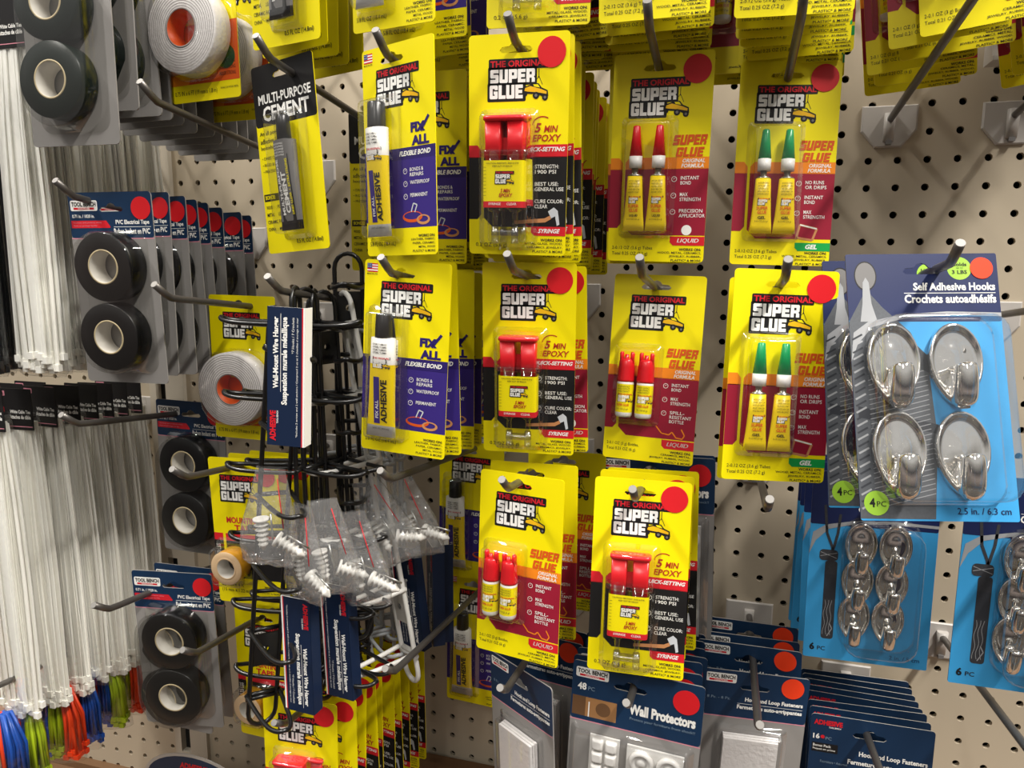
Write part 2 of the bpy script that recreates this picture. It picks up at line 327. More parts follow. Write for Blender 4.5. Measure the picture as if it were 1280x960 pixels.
    B.text('SYRINGE', cx-.42, 4.76, .38, .07, 'white', .01); B.text('CLEAR', cx+.14, 4.76, .3, .07, 'white', .01)
    for i in range(9): B.rect(cx-.58, 3.75+i*.1, cx-.5, 3.76+i*.1, 'ink', 3)
    B.emit(lb, lambda x, y, o: (x-SW/2, -.685-o, -y)); lb.build('syringe_label', so)
    blister(SW, .5, 2.2, 2.05, 6.02, .74, .16, root); return root
def glue_tube(root, cx, cap, y0=2.15, tilt=0, name='glue_tube', gel=False):
    off = .3
    secs = [(3.66, cx, .23, .18, off), (4.2, cx, .26, .16, off), (4.8, cx, .3, .1, off), (5.1, cx, .33, .035, off), (5.34, cx, .345, .025, off)]
    mb = MB(); tubeq(mb, SW, [(3.42, cx, .1, .1, off), (3.58, cx, .1, .1, off), (3.62, cx, .2, .17, off)] + secs[:1], 'alu', 20)
    tubeq(mb, SW, secs, 'gold', 20)
    B = Art()
    for i in range(5): B.text('AVOID SKIN CONTACT '[:14 if i % 2 else 18], cx-.17, 3.78+.085*i, .34, .055, 'ink', .0)
    logo(B, cx-.15, 4.26, .2, False); B.text('SUPER', cx-.17, 4.52, .34, .1, 'dorange', .02); B.text('GLUE', cx-.14, 4.65, .28, .1, 'dorange', .02)
    B.text('GEL' if gel else 'LIQUID', cx-.12, 4.82, .24 if gel else .26, .085, 'ink', .03); B.text('0.12 OZ (3.6 g)', cx-.2, 4.95, .4, .06, 'ink')
    B.emit(mb, surf(SW, secs)); 
    t = mb.build(name, root)
    c = MB(); tubeq(c, SW, [(y0, cx, .08, .08, off), (y0+.03, cx, .11, .11, off), (3.08, cx, .2, .2, off)], cap, 20)
    tubeq(c, SW, [(3.06, cx, .205, .205, off), (3.42, cx, .2, .2, off)], 'whiteplastic', 20)
    for i in range(8):
        a = 2*PI*i/8; c.wire([(cx-SW/2+.095*math.cos(a), -off-.095*math.sin(a), -y0-.1), (cx-SW/2+.19*math.cos(a), -off-.19*math.sin(a), -3.05)], .012, cap, 4)
    c.build('nozzle_cap', t)
def sgtext(A):
    A.block('SUPER', 1.95, 2.42, 1.0, .3, 'dorange', .18); A.block('GLUE', 2.05, 2.79, .82, .28, 'dorange', .18)
    A.text('ORIGINAL', 2.25, 3.13, .68, .12, 'white', .02, .2); A.text('FORMULA', 2.22, 3.28, .68, .12, 'white', .02, .2)
def pack_tubes(gel):
    A = Art(); logo(A, .55, .72); sgbase(A, 'gel'); sgtext(A)
    if gel:
        bullets(A, ['NO RUNS|OR DRIPS', 'INSTANT|BOND', 'MAX|STRENGTH'], 1.98, y0=3.68, dy=.46)
        A.pline([(2.0, 5.48), (2.1, 5.02), (2.62, 5.14), (2.5, 5.5), (2.0, 5.42)], .07, 'tan', 3); A.line((2.1, 5.02), (2.62, 5.14), .04, 'white', 4)
        A.poly([(1.98, 5.58), (SW, 5.58), (SW, 5.84), (2.08, 5.84), (1.98, 5.74)], 'green', 3); A.text('GEL', 2.3, 5.63, .36, .15, 'white', .04, .25)
    else:
        bullets(A, ['INSTANT|BOND', 'MAX|STRENGTH', 'PRECISION|APPLICATOR'], 2.02, y0=3.68, dy=.5)
        A.circ(2.48, 5.3, .16, 'white', 3, 16)
        A.poly([(1.98, 5.5), (SW, 5.5), (SW, 5.78), (2.08, 5.78), (1.98, 5.68)], 'red', 3); A.text('LIQUID', 2.2, 5.56, .68, .15, 'white', .025, .25)
    A.text('2-0.12 OZ (3.6 g) Tubes', .14, 5.82, 1.3, .13, 'ink'); A.text('Total 0.25 OZ (7.2 g)', .14, 6.0, 1.15, .13, 'ink')
    works(A, ['WOOD, METAL, CERAMICS,', 'JEWELRY, RUBBER,', 'PLASTIC* & MORE'], 5.86)
    mb = MB(); board(mb, SW, SH, 'yellow', eurohole(1.42, .45)); root = done('super_glue_pack', mb, A)
    sticker(SW, 2.55, .52, .42, root)
    for cx in (.84, 1.55): glue_tube(root, cx, 'greenplastic' if gel else 'redplastic', gel=gel)
    blister(SW, .46, 1.98, 1.93, 5.42, .56, .14, root); return root
def pack_bot():
    A = Art(); logo(A, .62, .68); sgbase(A, 'bot'); sgtext(A)
    bullets(A, ['INSTANT|BOND', 'MAX|STRENGTH', 'SPILL-|RESISTANT|BOTTLE'], 1.98, y0=3.62, dy=.46)
    A.pline([(1.75, 5.05), (1.95, 5.28), (2.2, 5.32), (2.3, 5.22), (2.45, 5.4), (2.65, 5.42), (2.72, 5.3), (2.6, 5.1)], .04, 'orange', 3)
    A.poly([(1.98, 5.5), (SW, 5.5), (SW, 5.8), (2.08, 5.8), (1.98, 5.7)], 'red', 3); A.text('LIQUID', 2.15, 5.57, .72, .16, 'white', .025, .25)
    A.text('2-0.1 OZ (3 g) Bottles,', .12, 5.72, 1.1, .13, 'ink'); A.text('Total 0.21 OZ (6 g)', .12, 5.9, 1.0, .13, 'ink')
    A.items = A.items[:]; works(A, ['CERAMICS, METAL,', 'JEWELRY, RUBBER, WOOD,', 'PLASTIC* & MORE'], 5.86)
    mb = MB(); board(mb, SW, SH, 'yellow', eurohole(1.42, .42)); root = done('super_glue_pack', mb, A)
    for cx in (.68, 1.34):
        b = MB(); secs = [(3.7, cx, .27, .27, .32), (4.7, cx, .27, .27, .32)]
        tubeq(b, SW, [(3.6, cx, .24, .24, .32), (3.65, cx, .28, .28, .32), (3.7, cx, .285, .285, .32)] , 'tubewhite', 24, (True, False))
        tubeq(b, SW, [(3.7, cx, .285, .285, .32), (4.65, cx, .285, .285, .32)], 'yellow', 24, (False, False))
        tubeq(b, SW, [(4.65, cx, .285, .285, .32), (4.75, cx, .28, .28, .32), (4.81, cx, .24, .24, .32)], 'tubewhite', 24, (False, True))
        B = Art()
        for i in range(3): B.text('AVOID CONTACT', cx-.2, 3.75+.08*i, .4, .055, 'ink')
        logo(B, cx-.18, 4.0, .26); B.text('SUPER GLUE', cx-.2, 4.35, .4, .08, 'dorange', .02); B.text('0.1 OZ (3 g)', cx-.18, 4.5, .36, .07, 'ink')
        B.emit(b, surf(SW, [(3.65, cx, .29, .285, .32), (4.75, cx, .29, .285, .32)])); bo = b.build('glue_bottle', root)
        c = MB(); n = 28; loops = []
        for y, r, k in ((2.84, .10, 0), (2.86, .2, 0), (2.92, .245, .006), (3.1, .255, .014), (3.55, .275, .016), (3.62, .275, 0)):
            loops.append([(cx-SW/2+(r+(k if i % 2 else -k))*math.cos(2*PI*i/n), -.32-(r+(k if i % 2 else -k))*math.sin(2*PI*i/n), -y) for i in range(n)])
        c.loft(loops, 'redplastic')
        for s_ in (-1, 1): tubeq(c, SW, [(2.62, cx+s_*.17, .05, .08, .34), (2.68, cx+s_*.18, .075, .12, .34), (3.0, cx+s_*.17, .075, .12, .34)], 'redplastic', 10)
        tubeq(c, SW, [(2.7, cx, .07, .07, .4), (3.0, cx, .1, .1, .4)], 'redplastic', 12); c.build('bottle_cap', bo)
    blister(SW, .34, 2.45, 1.7, 4.95, .62, .14, root); return root
def flag(A, x, y, s=1):
    for i in range(7): A.rect(x, y+i*.04*s, x+.38*s, y+(i+1)*.04*s, 'red' if i % 2 == 0 else 'white', 2)
    A.rect(x, y, x+.17*s, y+.16*s, 'flagblue', 3)
    for a in range(3):
        for b in range(2): A.circ(x+(.03+.05*a)*s, y+(.04+.07*b)*s, .011*s, 'white', 4, 6)
    A.text('MADE IN USA', x, y+.31*s, .38*s, .05*s, 'ink', .01)
def pack_fix():
    A = Art(); logo(A, .62, .66); flag(A, .09, .12); sgbase(A, 'fix')
    A.text('FIX', 2.05, 2.38, .6, .29, 'dpurple', .06); A.text('ALL', 2.08, 2.76, .72, .29, 'dpurple', .06); A.line((2.46, 2.66), (2.8, 2.24), .09, 'dpurple', 5)
    A.text('FLEXIBLE BOND', 1.55, 3.18, 1.3, .15, 'white', .03, .25)
    bullets(A, ['BONDS &|REPAIRS', 'WATERPROOF', 'PERMANENT'], 1.78, y0=3.72, dy=.38)
    A.poly([circ(2.05, 5.15, .42, 20, .17), circ(2.05, 5.12, .36, 20, .11)], 'dorange', 3); A.poly([circ(2.5, 5.25, .28, 16, .15), circ(2.5, 5.23, .2, 16, .09)], 'tan', 4)
    A.pline([(2.0, 5.0), (2.1, 4.75), (2.25, 4.8), (2.15, 5.02)], .04, 'steelprint', 4)
    A.text('5/8 FL OZ (18.4 mL)', .15, 5.86, 1.15, .17, 'ink'); works(A, ['LEATHER, FABRIC,', 'PAPER, CERAMIC,', 'METAL, WOOD', 'PLASTIC* & MORE'], 5.68)
    mb = MB(); board(mb, SW, SH, 'yellow', eurohole(1.3, .45)); root = done('adhesive_pack', mb, A)
    cx = .9; off = .3
    s1 = [(2.42, cx, .12, .12, off), (2.46, cx, .42, .28, off), (3.3, cx, .45, .23, off)]
    s2 = [(3.3, cx, .45, .23, off), (4.3, cx, .47, .15, off), (5.35, cx, .51, .05, off)]
    s3 = [(5.35, cx, .51, .05, off), (5.72, cx, .54, .03, off)]
    mb = MB(); tubeq(mb, SW, s1, 'tubewhite', 24, (True, False)); tubeq(mb, SW, s2, 'gold', 24, (False, False)); tubeq(mb, SW, s3, 'silver', 24, (False, True))
    f = surf(SW, s1[1:] + s2[1:] + s3[1:]); B = Art()
    for i in range(4): B.text('EXTREMELY FLAMMABLE'[:19-3*(i % 2)], cx-.26, 2.62+.09*i, .5, .06, 'ink', .01)
    logo(B, cx-.26, 3.05, .33)
    for i in range(6): B.rect(cx-.24, 3.72+i*.26, cx-.02, 3.98+i*.26, 'purple', 2)
    B.text('FIX ALL', cx-.18, 4.5, .11, .6, 'white', .02, 0, 5, -1); B.text('ADHESIVE', cx+.02, 3.8, .22, 1.45, 'ink', .035, 0, 5, -1)
    B.text('5/8 FL OZ (18.4 mL)', cx-.3, 5.42, .6, .07, 'ink'); B.emit(mb, f)
    t = mb.build('adhesive_tube', root)
    c = MB(); n = 24; loops = []
    for y, r in ((1.68, .23), (1.72, .26), (2.38, .28), (2.45, .28)):
        loops.append([(cx-SW/2+(r+(.008 if i % 2 else -.008))*math.cos(2*PI*i/n), -off-(r+(.008 if i % 2 else -.008))*math.sin(2*PI*i/n), -y) for i in range(n)])
    c.loft(loops, 'blackplastic'); c.build('tube_cap', t)
    blister(SW, .32, 1.58, 1.5, 5.8, .62, .16, root); return root
def pack_cem():
    W, H = SW, SH; A = Art()
    A.poly([rrect(0, 0, W, 2.0, .12, 4), eurohole(1.55, .42, .95)], 'black', 1)
    A.text('MULTI-PURPOSE', .25, .95, 2.6, .32, 'white', .025); A.text('CEMENT', .42, 1.35, 2.3, .5, 'white', .03)
    for i, t in enumerate(['An all purpose', 'adhesive for most', 'household repairs']): A.text(t, .15, 2.15+.24*i, .085*len(t), .17, 'ink', .01)
    for i, t in enumerate(['• GRIES CLEAR', '• RIGID BOND', '• PRECISION NOZZLE']): A.text(t.replace('GRIES', 'DRIES'), .15, 3.0+.22*i, .075*len(t), .1, 'ink')
    A.rect(.05, 4.25, 1.0, 4.5, 'black', 2); A.text('BONDS:', .12, 4.3, .5, .14, 'yellow', .03)
    for i, (a, b) in enumerate([('WOOD', 'PORCELAIN'), ('METAL', 'LEATHER'), ('CERAMIC', 'FABRIC'), ('CHINA', 'MOST PLASTICS')]):
        A.text(a, .12, 4.65+.25*i, .075*len(a), .12, 'ink', .01); A.text(b, .7, 4.65+.25*i, .07*len(b), .12, 'ink', .01)
    A.text('0.5 FL OZ (14.8ml)', 1.5, 5.88, 1.3, .19, 'ink', .01)
    mb = MB(); board(mb, W, H, 'yellow', eurohole(1.55, .42, .95)); root = done('cement_pack', mb, A)
    cx = 1.72; off = .32; s = [(2.62, cx, .12, .12, off), (2.68, cx, .46, .3, off), (4.0, cx, .5, .2, off), (5.3, cx, .53, .06, off), (5.6, cx, .55, .03, off)]
    mb = MB(); tubeq(mb, W, s[:2], 'greyd', 24); tubeq(mb, W, s[1:4], 'greyd', 24, (False, False)); tubeq(mb, W, s[3:], 'black', 24, (False, True)); B = Art()
    for i in range(8): B.rect(cx-.36, 3.15+.28*i, cx+.3, 3.43+.28*i, 'black', 2)
    for i in range(5): B.text('DANGER FLAMMABLE', cx-.3, 2.78+.09*i, .5, .06, 'white')
    B.text('MULTI-PURPOSE', cx-.3, 3.3, .15, 1.8, 'white', .03, 0, 5, -1); B.text('CEMENT', cx-.1, 3.7, .22, 1.35, 'white', .04, 0, 5, -1); B.text('DRIES CLEAR  •  EXTRA STRONG', cx+.17, 3.3, .09, 1.8, 'yellow', .02, 0, 5, -1)
    B.emit(mb, surf(W, s[1:])); t = mb.build('cement_tube', root)
    c = MB(); tubeq(c, W, [(1.85, cx, .18, .18, off), (1.9, cx, .22, .22, off), (2.64, cx, .24, .24, off)], 'blackplastic', 24); c.build('tube_cap', t)
    blister(W, 1.05, 1.75, 2.38, 5.75, .66, .16, root); return root
def roll(root, W, cx, cy, R, r, d, mat, edge, name='tape_roll', off=.05, rings=0, corem='core'):
    """roll lying face-on: axis along y, from off to off+d"""
    mb = MB(); n = 48; X = cx - W/2
    def c(rad, y, j=0): return [(X + rad*math.cos(2*PI*i/n) + j*math.sin(3*2*PI*i/n), -y, -cy + rad*math.sin(2*PI*i/n)) for i in range(n)]
    mb.loft([c(r+.06, off), c(R-.03, off), c(R, off+.03), c(R, off+d-.03), c(R-.03, off+d), c(r+.06, off+d)], mat, closed=False, cap=(False, False))
    if rings:
        for k in range(rings):
            rr = r + .1 + (R-r-.12)*k/rings; mb.loft([c(rr, off+d+.002, .012), c(rr+.022, off+d+.004, .012)], 'foamline', (False, False))
    t = mb.build(name, root)
    k = MB(); k.loft([c(r+.06, off), c(r+.06, off+d+.01), c(r, off+d+.01), c(r, off)], [edge, edge, corem], (False, False), closed=False); k.build('roll_core', t)
    return t
def pack_mount(small):
    W, H = SW, 6.0; A = Art(); logo(A, .62 if not small else .45, .68, .95)
    if small:
        A.text('MOUNTING', .62, 2.4, 1.5, .26, 'red', .03); A.text('TAPE', .95, 2.72, .9, .26, 'red', .03)
        A.poly([(0, 3.1), (.4, 3.1), (.4, 3.4), (0, 3.4)], 'red', 1); A.poly([(.52, 3.1), (W, 3.1), (W, 3.4), (.52, 3.4)], 'red', 1)
        A.rect(0, 3.4, .4, 5.0, 'black', 1); A.rect(.52, 3.4, W, 4.95, 'black', 1); A.text('PERMANENT', 1.9, 3.18, .95, .13, 'white', .03, .2)
        A.text('2x HOLDS 20 LBS', .06, 3.55, .2, 1.3, 'white', .02, 0, 5, -1)
        A.text('0.59 in x 4 ft', .16, 5.15, 1.0, .17, 'ink'); A.text('(15 mm x 1.22 m)', .16, 5.4, 1.25, .19, 'ink')
        A.text('WORKS ON:', 2.1, 5.2, .65, .08, 'ink', .03); A.text('GLASS, METAL,', 2.0, 5.32, .75, .07, 'ink'); A.text('PLASTIC* & MORE', 1.9, 5.44, .85, .07, 'ink')
    else:
        A.rect(0, 3.4, W, 5.4, 'dorange', 1); A.poly([(0, 3.4), (1.2, 4.2), (.8, 5.4), (0, 5.4)], 'orange', 2); A.circ(2.5, 4.6, .4, 'dkgreen', 2)
        A.text('0.75 IN x 6 FT (19 mm x 1.8 m)', .15, 5.6, 1.9, .2, 'ink'); A.text('WORKS ON WOOD, METAL', 2.2, 5.6, .78, .08, 'ink')
        for i in range(3): A.text('HOLDS STRONG', 2.2, 4.7+.2*i, .7, .12, 'ink')
    mb = MB(); board(mb, W, H, 'yellow', eurohole(1.4, .42)); root = done('mounting_tape_pack', mb, A)
    if small:
        sticker(W, 2.5, .68, .4, root)
        roll(root, W, .95, 4.25, .68, .38, .7, ['amber', 'amber', 'amber', 'beigetape', 'beigetape'], 'beigetape', rings=0, corem='core'); blister(W, .2, 3.4, 1.75, 5.05, .82, .3, root)
    else:
        roll(root, W, 1.35, 3.75, 1.5, .6, .75, 'foam', 'foamline', rings=9, corem='dorange'); blister(W, -.15, 2.2, 2.9, 5.3, .85, 1.0, root, flange=.02)
    return root
def tbench(A, x, y, s=1):
    A.poly(rrect(x, y, x+1.05*s, y+.34*s, .06*s, 3), 'white', 3); A.text('TOOL BENCH', x+.05*s, y+.05*s, .95*s, .15*s, 'ink', .04); A.rect(x+.12*s, y+.23*s, x+.92*s, y+.3*s, 'red', 4); A.text('HARDWARE', x+.3*s, y+.24*s, .45*s, .05*s, 'white', .01)
def pack_pvc(green=False):
    W, H = 3.5, 6.95; A = Art()
    if not green:
        A.poly([rrect(0, 0, W, 1.62, .12, 4), eurohole(1.8, .62)], 'navy', 1); tbench(A, .08, .28, 1.1)
        A.text('0.71 in. / 1020 in.', .12, .78, .95, .12, 'white', .02); A.poly([(.05, 1.0), (1.55, 1.0), (1.7, 1.2), (1.7, 1.26), (.05, 1.26)], 'red', 2); A.text('Insulates and protects wires', .15, 1.04, 1.2, .07, 'pink'); A.text('Isole et protege les fils', .15, 1.15, 1.0, .07, 'pink')
        A.text('PVC Electrical Tape', 1.95, .98, 1.4, .2, 'white', .03); A.text('Ruban isolant en PVC', 1.85, 1.28, 1.5, .2, 'white', .03); A.rect(1.85, 1.22, 3.4, 1.235, 'white', 2)
        A.rect(0, 1.62, W, 1.655, 'pink', 2)
    mb = MB(); board(mb, W, H, 'grey', eurohole(1.8, .62), .15, .05, 'grey'); root = done('electrical_tape_pack', mb, A, W)
    if not green: sticker(W, 3.05, .58, .4, root, 'sticker')
    tm = 'tapegreen' if green else 'tapeblack'
    for cx, cy in ((1.92, 2.63), (1.84, 5.14)) if not green else ((1.72, 2.55), (1.68, 4.98)):
        roll(root, W, cx, cy, 1.22, .56, .75, tm, 'coreedge', 'tape_roll', .06)
    b = MB(); loops = []
    for off, g in ((.01, .12), (.04, .1), (.06, 0), (.8, -.04), (.88, -.1)):
        loops.append([(x-W/2, -off, -y) for x, y in (rrect(.5-g*.6, 1.4-g*.3, 3.14+g*.5, 6.5+g*.6, 1.2 if off > .05 else .5, 8))])
    b.loft(loops, 'clearsoft', (False, True)); b.build('blister', root)
    return root
def pack_hl(st=True):
    W, H = 3.6, 7.6; A = Art(); A.poly([rrect(0, 0, W, 1.75, .12, 4), eurohole(1.8, .6)], 'navy', 1); tbench(A, .1, .12, 1.0)
    A.text('Hook and Loop Fasteners', 1.5, .95, 1.95, .2, 'white', .04); A.text('Fermetures auto-agrippantes', 1.25, 1.25, 2.2, .2, 'white', .04); A.text('8 Pc. - 8 Pz.', .2, 1.0, .8, .1, 'dimtext')
    A.rect(1.25, 1.2, 3.45, 1.213, 'white', 2); A.rect(0, 1.75, W, 1.785, 'pink', 2)
    mb = MB(); board(mb, W, H, 'grey', eurohole(1.8, .6), .14, .05, 'grey'); root = done('fastener_pack', mb, A, W)
    if st: sticker(W, 3.05, .42, .38, root, 'stickero')
    for i in range(3):
        s = MB(); s.box(-.95, -.12-.1*i, -7.2+i*.03, .95-.02*i, -.03-.1*i, -2.35-i*.03, 'foam'); s.build('fastener_strip', root)
    blister(W, .7, 2.15, 2.9, 7.4, .45, .1, root); return root
def pack_wp():
    W, H = 4.3, 7.6; A = Art(); A.poly([rrect(0, 0, W, 2.1, .12, 4), eurohole(1.95, .65, 1.1)], 'navy', 1); tbench(A, .12, .2, 1.05)
    A.text('48', .2, .75, .3, .26, 'white', .03); A.text('PC', .56, .85, .22, .14, 'dimtext')
    A.text('Wall Protectors', 1.95, 1.12, 2.15, .38, 'white', .05); A.text('Protect your furniture from shock!!', 2.0, 1.6, 2.1, .12, 'dimtext')
    A.rect(.05, 1.25, 1.55, 1.95, 'wood', 2); A.rect(.05, 1.25, .5, 1.95, 'brown', 3); A.circ(1.1, 1.6, .25, 'brown', 3); A.rect(.6, 1.4, .64, 1.95, 'white', 3); A.rect(0, 2.1, W, 2.135, 'pink', 2)
    mb = MB(); board(mb, W, H, 'grey', eurohole(1.95, .65, 1.1), .14, .05, 'grey'); root = done('wall_protector_pack', mb, A, W); sticker(W, 3.75, .65, .42, root)
    t = MB(); t.box(.75-W/2, -.1, -4.0, 1.75-W/2, -.02, -2.5, 'frost')
    for i in range(2):
        for j in range(3):
            x, y = .82+.46*i, 2.58+.47*j; l = [[(a-W/2, -o, -b) for a, b in rrect(x+g, y+g, x+.4-g, y+.4-g, .04, 2)] for o, g in ((.1, 0), (.2, .02), (.25, .08))]; t.loft(l, 'whiteplastic')
    t.build('square_bumper_sheet', root)
    t = MB(); t.box(2.0-W/2, -.1, -6.9, 3.85-W/2, -.02, -2.55, 'frost')
    for i in range(2):
        for j in range(4):
            cx, cy = 2.5+.9*i, 3.05+.98*j
            l = [[(a-W/2, -o, -b) for a, b in circ(cx, cy, r, 24)] for o, r in ((.1, .42), (.2, .4), (.28, .32), (.2, .24), (.16, .18), (.24, .12), (.26, .03))]; t.loft(l, 'frost')
    t.build('round_bumper_sheet', root)
    t = MB(); t.box(.3-W/2, -.1, -7.2, 1.8-W/2, -.02, -4.3, 'frost')
    for i in range(3):
        for j in range(5):
            l = [[(a-W/2, -o, -b) for a, b in circ(.55+.48*i, 4.6+.55*j, r, 16)] for o, r in ((.1, .2), (.2, .18), (.24, .06))]; t.loft(l, 'whiteplastic')
    t.build('dot_bumper_sheet', root)
    blister(W, .2, 2.35, 4.0, 7.35, .45, .12, root); return root
def chrome_hook(root, W, cx, cy, s):
    """oval chrome plate with one upturned hook"""
    n = 32; mb = MB(); loops = []
    for off, k in ((.05, 1.0), (.18, 1.01), (.24, .97), (.235, .91), (.15, .85), (.13, .72), (.2, .42), (.23, .1)):
        loops.append([(cx-W/2 + s*.63*k*math.cos(2*PI*i/n)*(1-.22*max(0, math.sin(2*PI*i/n))**2), -off*1.1, -(cy + s*.93*k*math.sin(2*PI*i/n)*(1 if math.sin(2*PI*i/n) < 0 else 1.2))) for i in range(n)])
    mb.loft(loops, 'chrome'); p = mb.build('chrome_hook', root)
    h = MB(); X = cx - W/2
    path = smoothpath([(X, -.16, -(cy+.3*s)), (X, -.2, -(cy+.6*s)), (X, -.34, -(cy+.92*s)), (X, -.5, -(cy+.95*s)), (X, -.6, -(cy+.65*s)), (X, -.66, -(cy+.3*s)), (X, -.64, -(cy+.14*s))], 4)
    N = len(path); h.wire(path, [s*(.08+.19*math.sin(PI*min(1, .15+i/N*.62))) if i < N-2 else s*(.15 if i == N-2 else .07) for i in range(N)], 'chrome', 14); h.build('hook_arm', p)
def pack_hk(six):
    W, H = 4.0, 6.85 if six else 7.2; A = Art()
    A.poly([rrect(0, 0, W, 1.9, .05, 2), eurohole(2.0, .5)], 'navy2', 1); A.poly([(0, 3.0), (.1, 2.2), (.5, 1.9), (1.4, 1.7), (2.6, 1.62), (4, 1.66), (4, 1.76), (2.6, 1.72), (1.4, 1.82), (.6, 2.05), (.2, 2.5)], 'ropel', 3)
    A.text('Self Adhesive Hooks', 1.75, .82, 2.15, .22, 'white', .03); A.text('Crochets autoadhésifs', 1.5, 1.15, 2.4, .24, 'white', .03); A.rect(1.5, 1.1, 3.9, 1.115, 'white', 2)
    if six:
        A.pline([(.45, 1.2), (.55, 2.2), (.75, 2.7), (.8, 3.2)], .09, 'rope', 3); A.pline([(.95, 1.5), (.9, 2.2), (.8, 2.7), (.65, 3.2)], .09, 'rope', 3)
        A.poly(rrect(.35, 2.8, .95, 3.2, .12, 3), 'rope', 4); A.pline([(.38, 2.9), (.92, 3.1)], .02, 'ropel', 5); A.pline([(.38, 3.05), (.92, 2.9)], .02, 'ropel', 5)
        A.poly(rrect(.55, 3.2, .95, 6.1, .1, 3), 'rope', 3); A.rect(.55, 3.7, .95, 4.6, 'denimd', 4)
        for k in range(3): A.pline([(.62+.1*k+.03*math.sin(q*.9+k), 4.65+q*.1) for q in range(14)], .015, 'ropel', 5)
        A.pline([(.75, 6.0), (.9, 5.7), (.8, 5.5)], .03, 'ropel', 5)
        A.text('6', .2, 6.3, .17, .27, 'black', .04); A.text('PC', .46, 6.4, .26, .15, 'ink', .01); A.text('2 in. / 5 cm', 2.8, 6.45, .95, .15, 'navy2', .01)
    else:
        A.poly([(0, 1.9), (.5, 1.0), (.9, 1.5), (1.6, 2.2), (2.0, 3.2), (2.1, 5.0), (1.9, 7.15), (0, 7.15)], 'denim', 2)
        A.poly([(.9, 2.1), (1.5, 2.3), (2.15, 3.0), (2.2, 3.4), (1.4, 3.0)], 'denimd', 3); A.poly([(.1, 4.2), (2.2, 4.7), (2.2, 4.95), (.1, 4.5)], 'denimd', 3)
        for k in range(26): A.line((.05, 2.4+.18*k), (.32, 2.25+.18*k), .05, 'ropel' if k % 2 else 'denimd', 4)
        for k in range(34): A.line((.4, 2.6+.13*k), (1.95 if k > 8 else .9+.12*k, 2.2+.13*k), .018, 'ropel', 4)
        A.circ(.5, .62, .3, 'black', 2, 24, .42); A.circ(.5, .62, .27, 'greyd', 3, 24, .38); A.poly([(.42, .8), (.5, .66), (.58, .8), (.62, 1.4), (.75, 1.9), (.3, 1.9), (.38, 1.4)], 'ropel', 4)
        A.circ(.42, 6.75, .32, 'green2', 5); A.text('4', .24, 6.62, .14, .24, 'black', .04, lay=7); A.text('PC', .42, 6.7, .24, .14, 'ink', .01, lay=7)
        A.text('2.5 in. / 6.3 cm', 2.45, 6.85, 1.35, .17, 'navy2', .01)
        A.circ(3.0, .42, .32, 'green2', 2); A.text('Holds', 2.8, .26, .4, .1, 'ink', .02); A.text('3 LBS', 2.8, .47, .4, .11, 'ink', .02); A.text('up to', 2.92, .39, .18, .05, 'ink')
    mb = MB(); board(mb, W, H, 'sky', eurohole(2.0, .5), .06, .04, 'navy2'); root = done('adhesive_hook_pack', mb, A, W)
    if six:
        for j in range(3):
            for i in range(2): chrome_hook(root, W, 1.62-.04*j+1.08*i, 2.45+1.3*j, .82)
        blister(W, 1.1, 1.6, 3.5, 6.3, .95, .6, root, flange=.05)
    else:
        sticker(W, 3.58, .42, .3, root, 'stickero')
        for j in range(2):
            for i in range(2): chrome_hook(root, W, 1.02+1.6*i, 3.0+2.35*j, 1.08)
        blister(W, .45, 1.85, 3.7, 6.75, 1.0, .5, root, flange=.05)
    return root
def pack_ad():
    W, H = 4.0, 7.0; A = Art()
    A.text('ADHESIVE', .1, .2, .95, .2, 'red', .05, -.0); A.text('TOOL BENCH', .6, .43, .4, .06, 'white', .02); A.text('16', .1, .75, .22, .2, 'white', .03); A.circ(.42, .85, .07, 'red', 4, 12); A.text('PC', .52, .83, .2, .12, 'dimtext')
    A.rect(.08, 1.1, .95, 1.45, 'black', 2); A.text('Bonus Pack', .12, 1.15, .6, .1, 'white', .01); A.text('Paquet en prime', .12, 1.3, .75, .09, 'white', .01)
    A.text('Hook and Loop Fasteners', 1.65, 1.2, 2.2, .24, 'white', .03); A.text('Fermetures auto-agrippantes', 1.3, 1.55, 2.55, .24, 'white', .03)
    A.text('Fourniture • Assorted', .4, 1.75, .9, .1, 'dimtext')
    mb = MB(); board(mb, W, H, 'navy', eurohole(1.95, .62, 1.1), .12, .03, 'lightgrey'); root = done('fastener_pack', mb, A, W)
    s = MB(); s.box(-1.6, -.14, -6.6, 1.6, -.02, -2.6, 'foam'); s.build('fastener_sheet', root); return root
# ------------------------------------------------------------------ placing
PROTO = {}
MK = {'epo': pack_epo, 'liq': lambda: pack_tubes(False), 'gel': lambda: pack_tubes(True), 'bot': pack_bot, 'fix': pack_fix, 'cem': pack_cem, 'mtb': lambda: pack_mount(False), 'mts': lambda: pack_mount(True),
      'pvc': pack_pvc, 'grn': lambda: pack_pvc(True), 'hl': pack_hl, 'hln': lambda: pack_hl(False), 'wp': pack_wp, 'hk4': lambda: pack_hk(False), 'hk6': lambda: pack_hk(True), 'ad': pack_ad}
def copy_tree(o, parent=None):
    c = o.copy(); COL.objects.link(c); c.parent = parent
    for ch in list(o.children): copy_tree(ch, c)
    return c
def place(kind, pos, ang, label, cat, group=None):
    if kind not in PROTO: PROTO[kind] = [MK[kind](), False]
    p = PROTO[kind]
    if p[1]: o = copy_tree(p[0])
    else: o = p[0]; p[1] = True
    y, pt, r = [math.radians(a) for a in ang]
    o.matrix_world = Matrix.Translation(Vector(pos) * IN) @ Matrix.Rotation(y, 4, 'Z') @ Matrix.Rotation(pt, 4, 'X') @ Matrix.Rotation(r, 4, 'Y')
    o['label'] = label; o['category'] = cat
    if group: o['group'] = group
    elif 'group' in o: del o['group']
    return o
